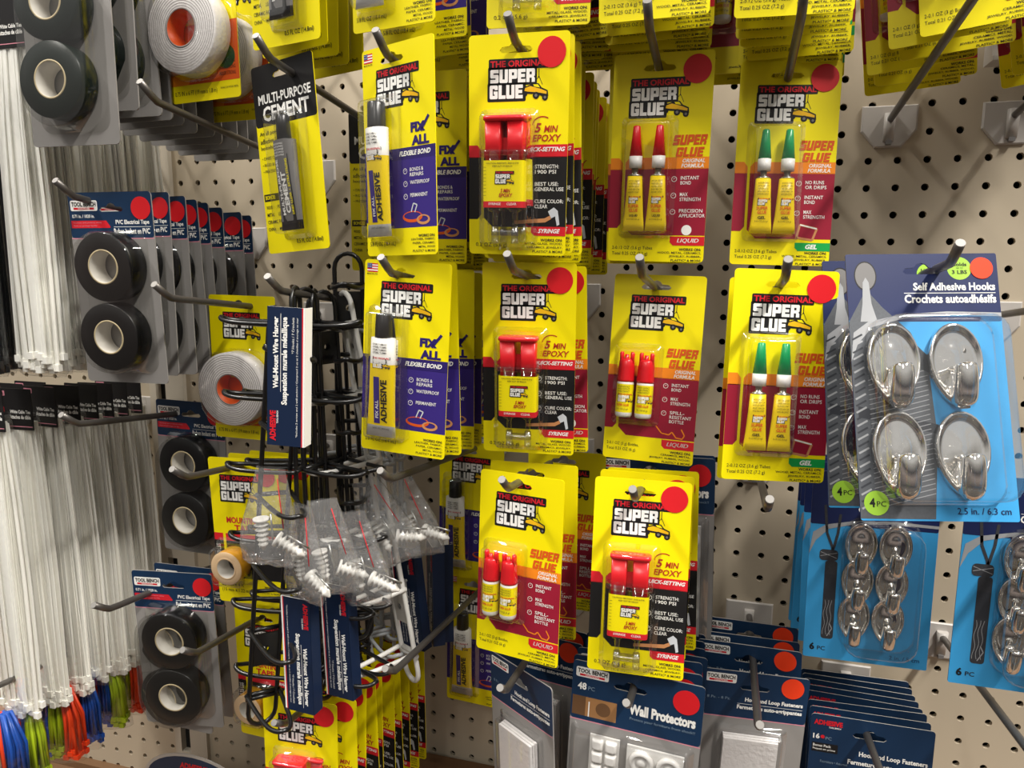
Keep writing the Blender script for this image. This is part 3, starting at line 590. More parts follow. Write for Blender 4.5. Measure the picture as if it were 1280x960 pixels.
TAN = math.tan(math.radians(6.5))
def rodz(zt, Y): return zt - .5 - (Y + 10) * TAN
ORD = ['first', 'second', 'third', 'fourth', 'fifth', 'sixth', 'seventh', 'eighth', 'ninth', 'tenth', 'eleventh', 'twelfth', 'thirteenth', 'fourteenth']
def ordn(i): return 'frontmost' if i == 0 else ORD[i] + ' back'
def stack(kind, X, zt, Ys, desc, where, cat, group, hy=.33, start=0, jit=5, seed=1, dxs=None, dz=0, yaw=0, roll=0):
    rnd = random.Random(seed)
    for i, Y in enumerate(Ys):
        a = (yaw + rnd.uniform(-jit, jit), rnd.uniform(-1.5, 1.5), rnd.uniform(-1.5, 1.5) + roll)
        dx = dxs[i] if dxs else rnd.uniform(-.12, .12)
        place(kind, (X + dx, Y, rodz(zt, Y) + .1 + hy + dz), a, f'{desc}, {ordn(i+start)} {where}', cat, group)
# ------------------------------------------------------------------ the setting
def ray(px, py, Y):
    v = (right * (px-640) + down * (py-480)) / 932 + fwd
    return CAM + v * ((Y - CAM.y) / v.y)
def pegboard(name, x0, x1, z0, z1, ox=0):
    mb = MB(); R = .135; n = 12; t = .2
    sq = [(.5, 0), (.5, .5), (0, .5), (-.5, .5), (-.5, 0), (-.5, -.5), (0, -.5), (.5, -.5)]
    V = []; F = []; S = []
    for i in range(int(x0), int(x1)):
        for j in range(int(z0), int(z1)):
            cx, cz = i + .0 + ox, j + .0; o = len(V)
            outer = []
            for k in range(n):
                a = 2*PI*k/n; c, s_ = math.cos(a), math.sin(a); q = .5/max(abs(c), abs(s_)); outer.append((cx+q*c, cz+q*s_))
            V += [(x, 0, z) for x, z in outer]; V += [(cx+R*math.cos(2*PI*k/n), 0, cz+R*math.sin(2*PI*k/n)) for k in range(n)]; V += [(cx+R*math.cos(2*PI*k/n), t, cz+R*math.sin(2*PI*k/n)) for k in range(n)]
            for k in range(n):
                l = (k+1) % n; F.append((o+k, o+l, o+n+l, o+n+k)); F.append((o+n+k, o+n+l, o+2*n+l, o+2*n+k))
            # corner fill (outer polygon leaves small corner gaps)
            for sx, sz, k in ((1, 1, 1), (-1, 1, 4), (-1, -1, 7), (1, -1, 10)):
                V.append((cx+.5*sx, 0, cz+.5*sz)); F.append((o+k, len(V)-1, o+(k+1) % n))
    mb.add(V, F, 'beige'); o = mb.build(name); o['kind'] = 'structure'; return o
pegboard('wall_back', -30, 40, -34, 13)
pegboard('wall_left', -60, -32, -34, 13)
b = MB(); b.box(-62, 1.2, -36, 42, 1.4, 14, 'dark'); o = b.build('wall_light_block'); o['kind'] = 'structure'  # added dark sheet behind the boards, blocks world light through the peg holes
# slotted upright between the two boards
u = MB(); U0, U1 = -32.55, -30.45; sl = -31.85
u.box(U0, -.25, -34.5, sl-.3, .2, 13, 'beigesteel'); u.box(sl+.3, -.25, -34.5, U1, .2, 13, 'beigesteel')
z = -34.5
while z < 12.5:
    u.box(sl-.3, -.25, z, sl+.3, .2, z+.55, 'beigesteel'); z += 2.0
u.box(sl-.3, .12, -34.5, sl+.3, .2, 13, 'dark')
o = u.build('trim_1'); o['kind'] = 'structure'
b = MB(); b.box(-62, -16, -35.4, 42, .6, -34.4, 'deckbrown'); b.box(-62, -.5, -34.5, 42, .3, -34.0, 'deckbrown'); o = b.build('floor'); o['kind'] = 'structure'
# ------------------------------------------------------------------ peg hooks
HOOKS = {}
HP = {}
def hook(key, X, zt, label, plate=True):
    HOOKS[key] = (X, zt); root = empty('peg_hook'); root['label'] = label; root['category'] = 'peg hook'; root['group'] = 'steel peg hooks on the pegboard'
    base = rodz(zt, 0)
    root.location = Vector((X, 0, base)) * IN
    if 'rod' not in HP:
        r = MB(); P = lambda Y, zz: (0, Y, zz)
        pts = [(0, -.15, -TAN*-.15), (0, -3, 3*TAN), (0, -6, 6*TAN), (0, -9.6, 9.6*TAN)] + [(0, -10-.05, 10*TAN+.02), (0, -10.3, 10*TAN+.16), (0, -10.78, 10*TAN+.5)]
        r.wire(pts, .125, 'hooksteel', 12, cap=True)
        d = Vector(pts[-1]) - Vector(pts[-2]); d.normalize(); e = Vector(pts[-1]); r.wire([e - d*.02, e + d*.015], .115, 'hooktip', 12)
        HP['rod'] = r.build('rod', root)
        p = MB(); f = lambda pts, y: [(x, y, z_) for x, z_ in pts]
        sh = [(-.95, .55), (.95, .55), (.95, -.35), (.45, -.95), (-.45, -.95), (-.95, -.35)]
        p.loft([f(sh, -.01), f(sh, -.08), f([(a*.94, c*.94) for a, c in sh], -.12)], 'plateplastic', smooth=False)
        tubeq(p, 0, [(-.25, 0, .2, .2, .2, 3), (.75, 0, .18, .12, .12, 3)], 'plateplastic', 12)
        p.box(-.1, -.3, -.86, .1, -.1, -.72, 'greyd')
        HP['plate'] = p.build('base_plate', root)
    else:
        c = HP['rod'].copy(); COL.objects.link(c); c.parent = root
        c = HP['plate'].copy(); COL.objects.link(c); c.parent = root
def hpx(key, X, px, py, label):
    # tip of the hook is 10.8 in off the wall
    z_ = ray(px, py, -10.8); hook(key, X, z_.z, label)
H_ = [
 ('r0cem', -18, 8.4, 'steel peg hook above the frame holding upper cement cards'), ('r0fix', -14, 8.4, 'steel peg hook above the frame holding upper purple and yellow cards'),
 ('r0epo', -10, 8.4, 'steel peg hook above the frame holding upper epoxy cards'), ('r0liq', -6.2, 8.3, 'steel peg hook above the frame holding upper red tube cards'),
 ('r0gel', -2.3, 8.2, 'steel peg hook above the frame holding upper green tube cards'), ('r0b', 1.6, 8.2, 'steel peg hook above the frame holding crooked small glue cards'),
 ('r0c', 5.6, 8.2, 'steel peg hook at top right corner holding crooked glue cards'),
 ('r0tape', -22.4, 7.6, 'steel peg hook above the frame holding white foam tape cards'), ('r0grn', -26.2, 7.3, 'steel peg hook above the frame holding dark green tape packs'),
 ('r1b', 1.6, 2.05, 'empty steel peg hook with grey plate at upper right, left of two'), ('r1c', 5.6, 2.0, 'empty steel peg hook with grey plate at the upper right edge'),
 ('cem', -18, 1.95, 'peg hook through the front black and yellow cement card'), ('fix1', -14, 1.8, 'peg hook through the upper purple and yellow flexible bond card'),
 ('epo1', -10, 1.9, 'peg hook through the upper epoxy syringe card'), ('liq1', -6.2, 1.9, 'peg hook through the card with two red nozzled tubes'),
 ('gel1', -2.35, 1.85, 'peg hook through the upper card with two green nozzled tubes'), ('lt', -22.4, .9, 'empty angled peg hook in front of the grey pack edges, upper left'),
 ('pvc1', -26.2, -2.1, 'peg hook through the upper pack of black electrical tape'), ('mtb', -22.4, -5.6, 'long peg hook above the white foam tape roll'),
 ('hang', -18, -5.3, 'peg hook carrying the black wire hangers'), ('fix2', -14, -4.7, 'peg hook through the lower purple and yellow flexible bond card'),
 ('epo2', -10, -4.6, 'peg hook through the middle epoxy syringe card'), ('bot2', -6.2, -4.7, 'peg hook through the right card with two red capped bottles'),
 ('gel2', -2.35, -4.75, 'peg hook through the lower card with two green nozzled tubes'), ('hk4', 1.6, -4.35, 'peg hook through the card of four chrome hooks'),
 ('r2c', 5.6, -5.1, 'peg hook leaving the right edge behind the four chrome hooks card'),
 ('mts', -22.2, -12.0, 'peg hook through the yellow card with the beige tape roll'), ('tie', -26.9, -10.35, 'peg hook in front of the black cable tie headers'),
 ('wh', -14.2, -11.4, 'peg hook beside the white wire hangers'), ('bot3', -10.15, -11.35, 'peg hook through the lower left card of red capped bottles'),
 ('epo3', -6.2, -11.3, 'peg hook through the lowest epoxy syringe card'), ('r3d', -2.45, -11.25, 'empty peg hook seen end on under the lower green tube card'),
 ('hk6', 1.6, -11.1, 'peg hook holding the middle card of six chrome hooks'), ('hk6r', 5.6, -11.1, 'peg hook holding the right edge card of six chrome hooks'),
 ('pvc3', -26.2, -17.6, 'peg hook through the lower pack of black electrical tape'), ('t4', -22.3, -18.8, 'peg hook crossing the lower electrical tape pack'),
 ('epb', -18.6, -21.0, 'peg hook behind the looped end of the front black wire hanger'), ('fix4', -14.2, -18.2, 'peg hook crossing the white hanger loop at lower middle'),
 ('hl', -10.2, -18.2, 'peg hook through the tilted card of white squares'), ('wp', -6.2, -18.0, 'peg hook through the wall protectors card'),
 ('hl2', -2.35, -18.0, 'peg hook through the lower right card of white strips'), ('ad', 1.6, -20.2, 'peg hook through the fanned navy fastener cards'),
 ('r4c', 5.0, -17.9, 'empty peg hook running out of the lower right corner'),
 ('tie2', -33.4, -10.7, 'peg hook carrying the lower white cable tie bundles'), ('tie0', -31.0, 4.2, 'peg hook carrying the upper white cable tie bundles'),
 ('tie3', -33.0, -22.2, 'peg hook among the coloured cable ties at bottom left'), ('tieb', -32.6, 4.4, 'peg hook carrying the black cable tie bundles'),
]
for a in H_: hook(*a)
for o in COL.objects:
    if o.name.startswith('peg_hook') and 'middle card of six' in o.get('label', ''): o.scale = (1, .9, 1)
# ------------------------------------------------------------------ front packs (fitted positions, inches) then their stacks
YB = 'yellow and black card with red epoxy syringe'; YR2 = 'yellow and maroon card with two red nozzled tubes'; YG = 'yellow and maroon card with two green nozzled tubes'
YP = 'yellow and purple card with flexible adhesive tube'; YBo = 'yellow and maroon card with two red capped bottles'; YC = 'black and yellow cement card with tube'
def front(kind, pos, ang, label, cat, group=None): place(kind, pos, ang, label, cat, group)
GE, GL, GF = 'epoxy syringe cards', 'super glue cards', 'flexible adhesive cards'
front('fix', (-13.75, -9.91, 1.67), (-20.7, -.6, -1), YP + ', frontmost on the upper hook', 'glue pack', GF)
stack('fix', -14, 1.8, [-7.4, -6.6, -5.8, -5], YP, 'on the upper hook', 'glue pack', GF, start=1, dxs=[.1, .0, .05, 0])
front('epo', (-9.96, -9.79, 1.68), (-.4, 3.7, 1.5), YB + ', frontmost on the top row hook', 'glue pack', GE)
stack('epo', -10, 1.9, [-9.1, -8.5, -7.7, -6.9, -6.1, -5.3, -4.5, -3.7, -2.9], YB, 'on the top row hook', 'glue pack', GE, start=1, jit=3, seed=3)
front('liq', (-6.04, -7.35, 1.5), (-2.2, 2.6, 1.2), YR2 + ', frontmost of its stack', 'glue pack', GL)
stack('liq', -6.2, 1.9, [-6.6], YR2, 'of its stack', 'glue pack', GL, start=1, jit=2, seed=4)
front('gel', (-2.26, -5.73, 1.39), (8.2, -3.8, 1.2), YG + ', on the upper hook', 'glue pack', GL)
front('fix', (-13.62, -9.65, -4.82), (-2.5, 0, 3.2), YP + ', frontmost on the middle hook', 'glue pack', GF)
stack('fix', -14, -4.7, [-9.1, -7.3, -6.3, -3.6], YP, 'on the middle hook', 'glue pack', GF, start=1, jit=3, seed=9, dxs=[.3, .25, .2, .3])
front('epo', (-9.93, -8.58, -4.84), (4.6, 3.2, .5), YB + ', alone on the second row hook', 'glue pack', GE)
stack('liq', -9.75, -4.6, [-7.3], YR2, 'behind second row epoxy card', 'glue pack', GL, start=1, jit=1, seed=2)
front('bot', (-6.03, -6.17, -5.23), (-3.5, -5.7, 1.5), YBo + ', upper right one', 'glue pack', GL)
front('gel', (-2.18, -8.22, -5.03), (14.6, -3.7, 2.0), YG + ', frontmost on the lower hook', 'glue pack', GL)
stack('gel', -2.3, -4.75, [-7.7], YG, 'on the lower hook', 'glue pack', GL, start=1, jit=1, seed=5, yaw=12, dz=-.2, dxs=[0])
front('bot', (-10.04, -8.91, -11.69), (-10.6, -3.1, .2), YBo + ', frontmost on lower left hook', 'glue pack', GL)
stack('bot', -10.0, -11.35, [-7.9, -4.4], YBo, 'on lower left hook', 'glue pack', GL, start=1, jit=3, seed=6, dxs=[.1, .5], dz=.1)
front('epo', (-6.13, -8.57, -11.63), (2.6, -6.9, .4), YB + ', frontmost on the third row hook', 'glue pack', GE)
stack('epo', -6.0, -11.3, [-7.8, -7.0], YB, 'on the third row hook', 'glue pack', GE, start=1, jit=2, seed=7)
front('fix', (-14.35, -1.6, -12.6), (-3, 0, 1), YP + ', dim, beside the white hangers', 'glue pack', GF)
front('fix', (-14.2, -1.2, -19.0), (-3, 0, 1), YP + ', dim, at the lowest hook', 'glue pack', GF)
# cement
front('cem', (-18.55, -8.67, 1.82), (-16.6, 1, -3.6), YC + ', frontmost, tilted, on the middle hook', 'glue pack', 'cement cards')
stack('cem', -17.3, 1.95, [-3.4, -2.4], YC, 'on the middle hook', 'glue pack', 'cement cards', start=1, jit=3, seed=12)
# row cut off by the top of the frame
stack('cem', -18, 8.4, [-9.3, -8.6, -7.9, -7.2, -6.4], YC, 'cut by the top edge', 'glue pack', 'cement cards', seed=13, yaw=-12, dz=.15)
stack('fix', -14, 8.4, [-9.8, -8.6, -7.4, -6.2, -5.0], YP, 'cut by the top edge', 'glue pack', GF, seed=14, yaw=-8, dz=.15, dxs=[.1, .5, .2, .5, .3])
stack('epo', -10, 8.4, [-9.2, -8.2, -7.4, -6.6, -5.6], YB, 'cut by the top edge', 'glue pack', GE, seed=15, dxs=[.55, .7, .9, .4, .6])
stack('liq', -6.2, 8.3, [-9.4, -8.6, -7.9, -7.2, -6.4, -5.6, -4.8], YR2, 'cut by the top edge', 'glue pack', GL, seed=16, jit=2)
stack('gel', -2.3, 8.2, [-9.2, -8.5, -7.8, -7.1, -6.3, -5.6, -4.8, -4.0], YG, 'cut by the top edge', 'glue pack', GL, seed=17, jit=2)
stack('bot', -4.2, 8.2, [-5.2, -4.2], YBo, 'between stacks at top', 'glue pack', GL, seed=21, jit=2)
stack('bot', 1.3, 8.2, [-7.4, -6.6, -5.6, -4.6, -3.4, -2.4], YBo, 'in crooked stack, upper right', 'glue pack', GL, seed=18, jit=9, roll=-6, dxs=[.5, -.1, .3, -.4, .2, -.2])
stack('bot', 4.9, 8.2, [-6.2, -5.0, -3.8, -2.6], YBo, 'crooked, top right corner', 'glue pack', GL, seed=19, jit=9, roll=-9)
# foam and beige mounting tape
MT = 'yellow and orange card with white foam tape roll'; MS = 'yellow mounting tape card with small beige roll'
stack('mtb', -22.3, 7.6, [-7.9, -5.6], MT, 'at the top edge', 'tape pack', 'foam tape cards', seed=22, yaw=-6, jit=2, dz=-.45)
stack('mtb', -22.5, -5.6, [-5.6], MT, 'behind the wire hangers', 'tape pack', 'foam tape cards', seed=23, jit=2, dxs=[-.3])
stack('mts', -22.0, -12.0, [-7.8, -6.7, -5.8], MS, 'on the middle hook', 'tape pack', 'beige tape cards', seed=24, jit=4, dxs=[.45, .6, .8])
stack('mts', -21.8, -18.8, [-6.4, -5.2], MS, 'behind the lower hanger ends', 'tape pack', 'beige tape cards', seed=25, jit=4)
# electrical tape
PV = 'grey pack of two black electrical tape rolls'
front('pvc', (-25.34, -9.41, -2.38), (3, 2.1, 0), PV + ', frontmost on the upper hook', 'tape pack', 'electrical tape packs')
stack('pvc', -25.9, -2.1, [-7.7, -6.9, -6.2, -5.6, -4.7, -3.5, -2.8], PV, 'on the upper hook', 'tape pack', 'electrical tape packs', start=1, hy=.5, seed=31, jit=2, dxs=[0]*7)
front('pvc', (-25.15, -7.9, -17.35), (9, 2, 0), PV + ', frontmost on the lower hook', 'tape pack', 'electrical tape packs')
stack('pvc', -26, -17.6, [-7.2, -6.0], PV, 'on the lower hook', 'tape pack', 'electrical tape packs', start=1, hy=.5, seed=32, jit=2)
stack('pvc', -26.1, -10.35, [-5.0], PV, 'on the dim middle hook', 'tape pack', 'electrical tape packs', hy=.5, seed=33, jit=2)
GP = 'grey blister pack of two dark green tape rolls'
front('grn', (-25.4, -10.5, 6.0), (3, -.5, 0), GP + ', frontmost at upper left', 'tape pack', 'green tape packs')
stack('grn', -25.6, 7.3, [-9.4, -8.7, -8.1, -7.4, -6.6, -5.8, -5.1, -4.4, -3.6, -2.6], GP, 'at upper left', 'tape pack', 'green tape packs', start=1, hy=.5, seed=34, jit=2, dxs=[.2, .25, .3, .2, .3, .3, .3, .3, .3, .3])
# adhesive hooks
front('hk4', (1.17, -8.71, -4.58), (12.8, -17.7, -.7), 'blue and navy card with four oval chrome hooks, front one', 'hook pack', 'cards of four chrome hooks')
front('hk4', (.75, -7.3, -4.75), (12, -14, -.7), 'blue and navy card with four oval chrome hooks, mostly hidden behind the front one', 'hook pack', 'cards of four chrome hooks')
H6 = 'blue card with six small chrome hooks'
front('hk6', (1.29, -4.85, -11.85), (.8, 0, -.4), H6 + ', frontmost, middle right', 'hook pack', 'cards of six chrome hooks')
stack('hk6', 1.2, -11.1, [-3.7, -2.7, -1.8], H6, 'middle right', 'hook pack', 'cards of six chrome hooks', start=1, hy=.4, seed=41, jit=1, dxs=[-.05, -.05, -.05])
front('hk6', (5.5, -6.6, -11.2), (0, 0, 0), H6 + ', at the right edge', 'hook pack', 'cards of six chrome hooks')
# fasteners and wall protectors
HLd = 'grey and navy pack of white hook and loop squares'
front('hln', (-10.32, -8.09, -19.04), (-37, .4, -3), HLd + ', turned sideways, bottom middle', 'fastener pack', 'hook and loop packs')
stack('hl', -10, -18.2, [-6.4, -5.2], HLd, 'at bottom middle', 'fastener pack', 'hook and loop packs', start=1, hy=.45, seed=42, yaw=-12, jit=3)
front('hl', (-2.25, -6.2, -18.95), (8, 1, 2.5), HLd + ', frontmost, lower right', 'fastener pack', 'hook and loop packs')
stack('hl', -2.5, -18.0, [-5.1, -4.2, -2.6], HLd, 'lower right', 'fastener pack', 'hook and loop packs', start=1, hy=.45, seed=43, jit=2)
WPd = 'navy and grey card of clear wall protectors'
front('wp', (-6.06, -9.0, -18.0), (-2.6, 0, 2.5), WPd + ', frontmost', 'protector pack', 'wall protector cards')
stack('wp', -6.1, -18.0, [-8.2, -7.4, -6.7, -6.0, -5.3, -4.5, -3.7, -3.0], WPd, 'of the stack', 'protector pack', 'wall protector cards', start=1, hy=.45, seed=44, jit=1)
stack('wp', -6.0, -11.3, [-4.4, -3.6], WPd, 'behind the third row epoxy cards', 'protector pack', 'wall protector cards', hy=.45, seed=45, jit=2, dxs=[-.15, -.15])
ADd = 'navy fastener card with red lettering'
stack('ad', 1.65, -20.2, [-5.1-.0, -4.5, -3.9, -3.3, -2.75, -2.2, -1.65, -1.1], ADd, 'of the fanned stack', 'fastener pack', 'navy fastener cards', hy=.42, seed=46, jit=.8, dxs=[.1]*8)
# ------------------------------------------------------------------ cable ties
def tie_bundle(kind, seed):
    rnd = random.Random(seed); root = empty('cable_tie_pack'); nc_ = seed % 3
    L = {'w': 13.3, 'b': 13.3, 'c': 4.6}[kind]; nst = {'w': 84, 'b': 60, 'c': 16}[kind]; Wd = {'w': 1.1, 'b': .9, 'c': 1.0}[kind]
    cols = {'w': ['tie', 'tie', 'tieshade'], 'b': ['tieblack'], 'c': ['tieorange', 'tieblue', 'tielime']}[kind]
    if kind == 'c':
        for ci, c in enumerate(cols[nc_:] + cols[:nc_]):
            mb = MB()
            for k in range(20):
                x = (ci-1)*.72 + rnd.uniform(-.36, .36); y = rnd.uniform(-.35, .35); dx = rnd.uniform(-.2, .2)
                z1 = -1.2; z2 = -L + rnd.uniform(0, .5)
                mb.wire([(x*.6, y*.5, z1), (x+dx*.4, y, (z1+z2)/2), (x+dx, y, z2)], .085, c, 4); mb.box(x+dx-.12, y-.1, z2-.22, x+dx+.12, y+.1, z2, c)
            mb.build('tie_bunch', root)
    else:
        mb = MB()
        for k in range(nst):
            a = rnd.uniform(0, 2*PI); q = math.sqrt(rnd.random()); x = q*math.cos(a)*Wd; y = q*math.sin(a)*.38; z2 = -L + rnd.uniform(0, .7); b1 = rnd.uniform(-.1, .1); c = rnd.choice(cols)
            pts = [(x*.75, y*.7, -1.35), (x*.9+b1, y, -4.2), (x+b1*1.5, y*1.1, -8), (x*1.05, y, z2)]
            loops = []
            for p in smoothpath(pts, 3): loops.append([(p[0]-.08, p[1]-.02, p[2]), (p[0]+.08, p[1]-.02, p[2]), (p[0]+.08, p[1]+.025, p[2]), (p[0]-.08, p[1]+.025, p[2])])
            mb.loft(loops, c, smooth=False); X = x*1.05; mb.box(X-.13, y-.08, z2-.26, X+.13, y+.1, z2, c)
        mb.build('tie_bunch', root)
    A = Art(); W = 1.9
    if kind == 'w': A.rect(.05, 1.5, 1.85, 1.53, 'pink', 2); A.text('White Cable Ties', .75, .85, 1.05, .14, 'white', .03); A.text('Attaches de câble', .7, 1.05, 1.1, .16, 'white', .03); A.poly(rrect(.06, .1, .55, .3, .03, 2), 'pink', 3); A.text('TOOL', .1, .14, .4, .12, 'ink', .03); A.rect(.1, .75, .45, .95, 'red', 2); A.text('4.5 in. 8 in.', .08, 1.2, .5, .1, 'white')
    mb = MB(); board(mb, W, 1.65, 'black', None, .04, .03); A.emit(mb, cardmap(W)); 
    if kind != 'c': h = mb.build('header_card', root); h.location = Vector((0, -.3, 0))*IN
    bg_ = MB(); loops = []
    for z_, wx, wy in ((-.9, .95, .1), (-2, 1.0, .35), (-L*.5, 1.05, .5), (-L-.2, 1.1 if kind != 'c' else 1.3, .5), (-L-.35, 1.1, .1)):
        loops.append([(wx*math.cos(2*PI*i/16)+.02*math.sin(i*5), wy*math.sin(2*PI*i/16)+.02*math.cos(i*7), z_) for i in range(16)])
    bg_.loft(loops, 'sleeve', (False, True)); bg_.build('plastic_sleeve', root)
    return root
def ties(kind, spots, desc, where, group, nv=3, sz=1):
    pr = [tie_bundle(kind, 50+i) for i in range(min(nv, len(spots)))]
    for i, (x, y, z_, rz_) in enumerate(spots):
        o = pr[i] if i < len(pr) else copy_tree(pr[i % len(pr)])
        o.location = Vector((x, y, z_))*IN; o.rotation_euler = (0, 0, math.radians(rz_)); o.scale = (1, 1, sz); o['label'] = f'{desc}, {ordn(i)} {where}'; o['category'] = 'cable tie pack'; o['group'] = group
ties('w', [(-32.9, -8.6, -9.95, 0), (-33.1, -7.2, -10.2, 3), (-33.0, -6.0, -10.3, -3), (-33.0, -4.9, -10.4, 4), (-33.0, -3.8, -10.5, 0), (-33.1, -2.9, -10.6, 5), (-33, -2.0, -10.6, 0), (-33, -1.1, -10.6, 0)], 'long bag of white cable ties with black header', 'in the lower row', 'lower white cable tie bundles', sz=1.09)
ties('w', [(-29.3, -9.2, 4.4, 0), (-30.4, -8.0, 4.3, 6), (-30.6, -6.8, 4.2, -5), (-30.6, -5.4, 4.1, 3), (-30.6, -4.2, 4, 0), (-30.7, -3.0, 3.9, -4), (-30.6, -1.8, 3.8, 3)], 'long clear bag of white cable ties', 'in the upper row', 'upper white cable tie bundles')
ties('w', [(-35.6, -7.6, -10.0, 0), (-35.8, -6.4, -10.2, 0), (-35.8, -5.2, -10.4, 0), (-35.8, -4, -10.5, 0)], 'bag of white cable ties at the left edge', 'below the black ties', 'left edge white cable tie bundles')
ties('b', [(-31.5, -9.8, 4.4, 0), (-32.6, -8.6, 4.3, 4), (-33.2, -7.3, 4.2, -4), (-33.8, -6, 4.1, 0)], 'long bag of black cable ties', 'at the upper left edge', 'black cable tie bundles', 2)
ties('c', [(-33.4, -9.6, -22.9, 20), (-33.3, -8.2, -23.1, -15), (-33.2, -6.8, -23.2, 10), (-33.3, -5.4, -23.3, -12), (-33.2, -4.0, -23.3, 15), (-33.2, -2.6, -23.3, 0)], 'small bag of orange, blue and lime cable ties', 'at bottom left', 'bags of coloured cable ties')
# ------------------------------------------------------------------ wire hangers
def wire_hanger(mat):
    root = empty('wire_hanger'); L = 15.4; r = .085 if mat != 'whitewire' else .1
    fr = MB(); arc = lambda zc, s_: [(.5*math.cos(a), 0, zc + s_*.55*math.sin(a)) for a in [PI*i/8 for i in range(9)]]
    top = arc(-.55, 1); bot = list(reversed(arc(-L+.55, -1)))
    fr.wire([top[0]] + top[1:] + [(-.5, 0, -4), (-.5, 0, -8), (-.5, 0, -12)] + bot + [(.5, 0, -12), (.5, 0, -8), (.5, 0, -4)], r, mat, 8, closed=True)
    for z_ in (-1.15, -L+1.15): fr.wire([(-.62, .0, z_), (.62, 0, z_)], r, mat, 8)
    fr.build('frame', root)
    for z_ in (-2.0, -L+3.1):
        p = MB(); hole = circ(.52, .62, .13, 12); vs, fs = tess([rrect(-.0, 0, 1.04, 1.25, .05, 2), hole])
        p.add([(x-.52, -.03, z_-y+.6) for x, y in vs], fs, mat); p.add([(x-.52, .04, z_-y+.6) for x, y in vs], fs, mat)
        l = rrect(0, 0, 1.04, 1.25, .05, 2); p.loft([[(x-.52, -.03, z_-y+.6) for x, y in l], [(x-.52, .04, z_-y+.6) for x, y in l]], mat, (False, False), False); p.build('mounting_plate', root)
    for k in range(6):
        z_ = -1.2 - k*2.58; m_ = MB()
        pts = smoothpath([(-.6, .02, z_), (-.52, -1.0, z_-.03), (-.4, -2.0, z_+.0), (-.2, -2.45, z_+.06), (0, -2.58, z_+.14), (.2, -2.45, z_+.06), (.4, -2.0, z_+.0), (.52, -1.0, z_-.03), (.6, .02, z_)], 3)
        m_.wire(pts, r*.95, mat, 8); m_.wire([(-.6, .02, z_), (.6, .02, z_)], r, mat, 8); m_.build('prong', root)
    return root
def put(o, top, rz_, rx_, ry_, label, cat, group):
    o.matrix_world = Matrix.Translation(Vector(top)*IN) @ Matrix.Rotation(math.radians(ry_), 4, 'Y') @ Matrix.Rotation(math.radians(rz_), 4, 'Z') @ Matrix.Rotation(math.radians(rx_), 4, 'X')
    o['label'] = label; o['category'] = cat; o['group'] = group
hb = wire_hanger('blackwire')
zr = lambda Y: rodz(-5.3, Y) + .2
BW = 'black wire hanger with looped prongs'
bl = [((-18.0, -9.9, zr(-9.9)-.9), 50, 0, 6.6, 'frontmost, lowest looped end'), ((-18.0, -9.2, zr(-9.2)), -74, 0, 1, 'second from front on its hook'), ((-18, -8.6, zr(-8.6)), 72, 0, -1, 'third from front on its hook'),
      ((-18, -8.0, zr(-8.0)), -70, 0, 1, 'fourth from front on its hook'), ((-18, -7.4, zr(-7.4)), 68, 0, -2, 'fifth from front on its hook'), ((-18.3, -7.0, zr(-7.0)), 35, 0, 1, 'sixth from front on its hook'), ((-17.9, -5.8, zr(-5.8)), -40, 0, -1, 'seventh from front on its hook'), ((-17.5, -6.4, zr(-6.4)+1.5), 25, 0, 0, 'tall loop standing behind the others')]
for i, (p, a, b_, c_, t) in enumerate(bl):
    o = hb if i == 0 else copy_tree(hb); put(o, p, a, b_, c_, BW + ', ' + t, 'wire hanger', 'black wire hangers')
hw = wire_hanger('greywire')
for i, (p, a, b_, c_, t) in enumerate([((-17.8, -4.8, zr(-4.8)), 40, 0, -2, 'nearest the black ones'), ((-17.8, -3.8, zr(-3.8)), -40, 0, 1, 'second from front'), ((-17.7, -2.8, zr(-2.8)), 30, 0, 0, 'third from front'), ((-17.7, -1.8, zr(-1.8)), -50, 0, 1, 'nearest the pegboard')]):
    o = hw if i == 0 else copy_tree(hw); put(o, p, a, b_, c_, 'grey wire hanger with prongs, ' + t, 'wire hanger', 'grey wire hangers')
ww = wire_hanger('whitewire'); wb = ray(520, 832, -6.2); put(ww, (wb.x-2.5, -6.6, wb.z+14.8), -35, 0, -9.6, 'white wire hanger tilted, its lower hook beside the steel peg hook', 'wire hanger', 'white wire hangers')
# label cards slipped over the hangers
def hanger_label():
    W, H = 1.2, 4.3; A = Art(); A.text('Wall-Mount Wire Hanger', .18, .3, .22, 2.2, 'white', .04, 0, 5, -1); A.text('Suspension murale métallique', .45, .3, .24, 2.7, 'white', .04, 0, 5, -1); A.rect(.42, .2, .435, 2.6, 'white', 3)
    A.text('*7 Hooks / 7 Crochets', .78, .3, .08, 1.1, 'white', .0, 0, 5, -1); A.text('*Includes 2 screws and 2 wall anchors / Comprend 2 vis et 2 chevilles d ancrage au mur', .92, .3, .08, 3.7, 'white', 0, 0, 5, -1)
    A.text('ADHESIVE', .08, 3.2, .2, .95, 'red', .05, 0, 5, -1); A.text('TOOL BENCH', .3, 3.2, .06, .4, 'white', .02, 0, 5, -1); A.rect(1.1, 0, 1.14, 4.3, 'red', 2); A.rect(1.14, 0, 1.2, 4.3, 'white', 2)
    mb = MB(); board(mb, W, H, 'navylabel', None, .02, .03, 'white'); A.emit(mb, cardmap(W)); mb.box(W/2-.01, 0, -H, W/2+.01, .5, 0, 'white'); mb.box(-W/2-.01, 0, -H, -W/2+.01, .5, 0, 'navylabel'); return mb.build('hanger_label')
hl_ = hanger_label()
NL = 'narrow navy label of a wire hanger'
first = True
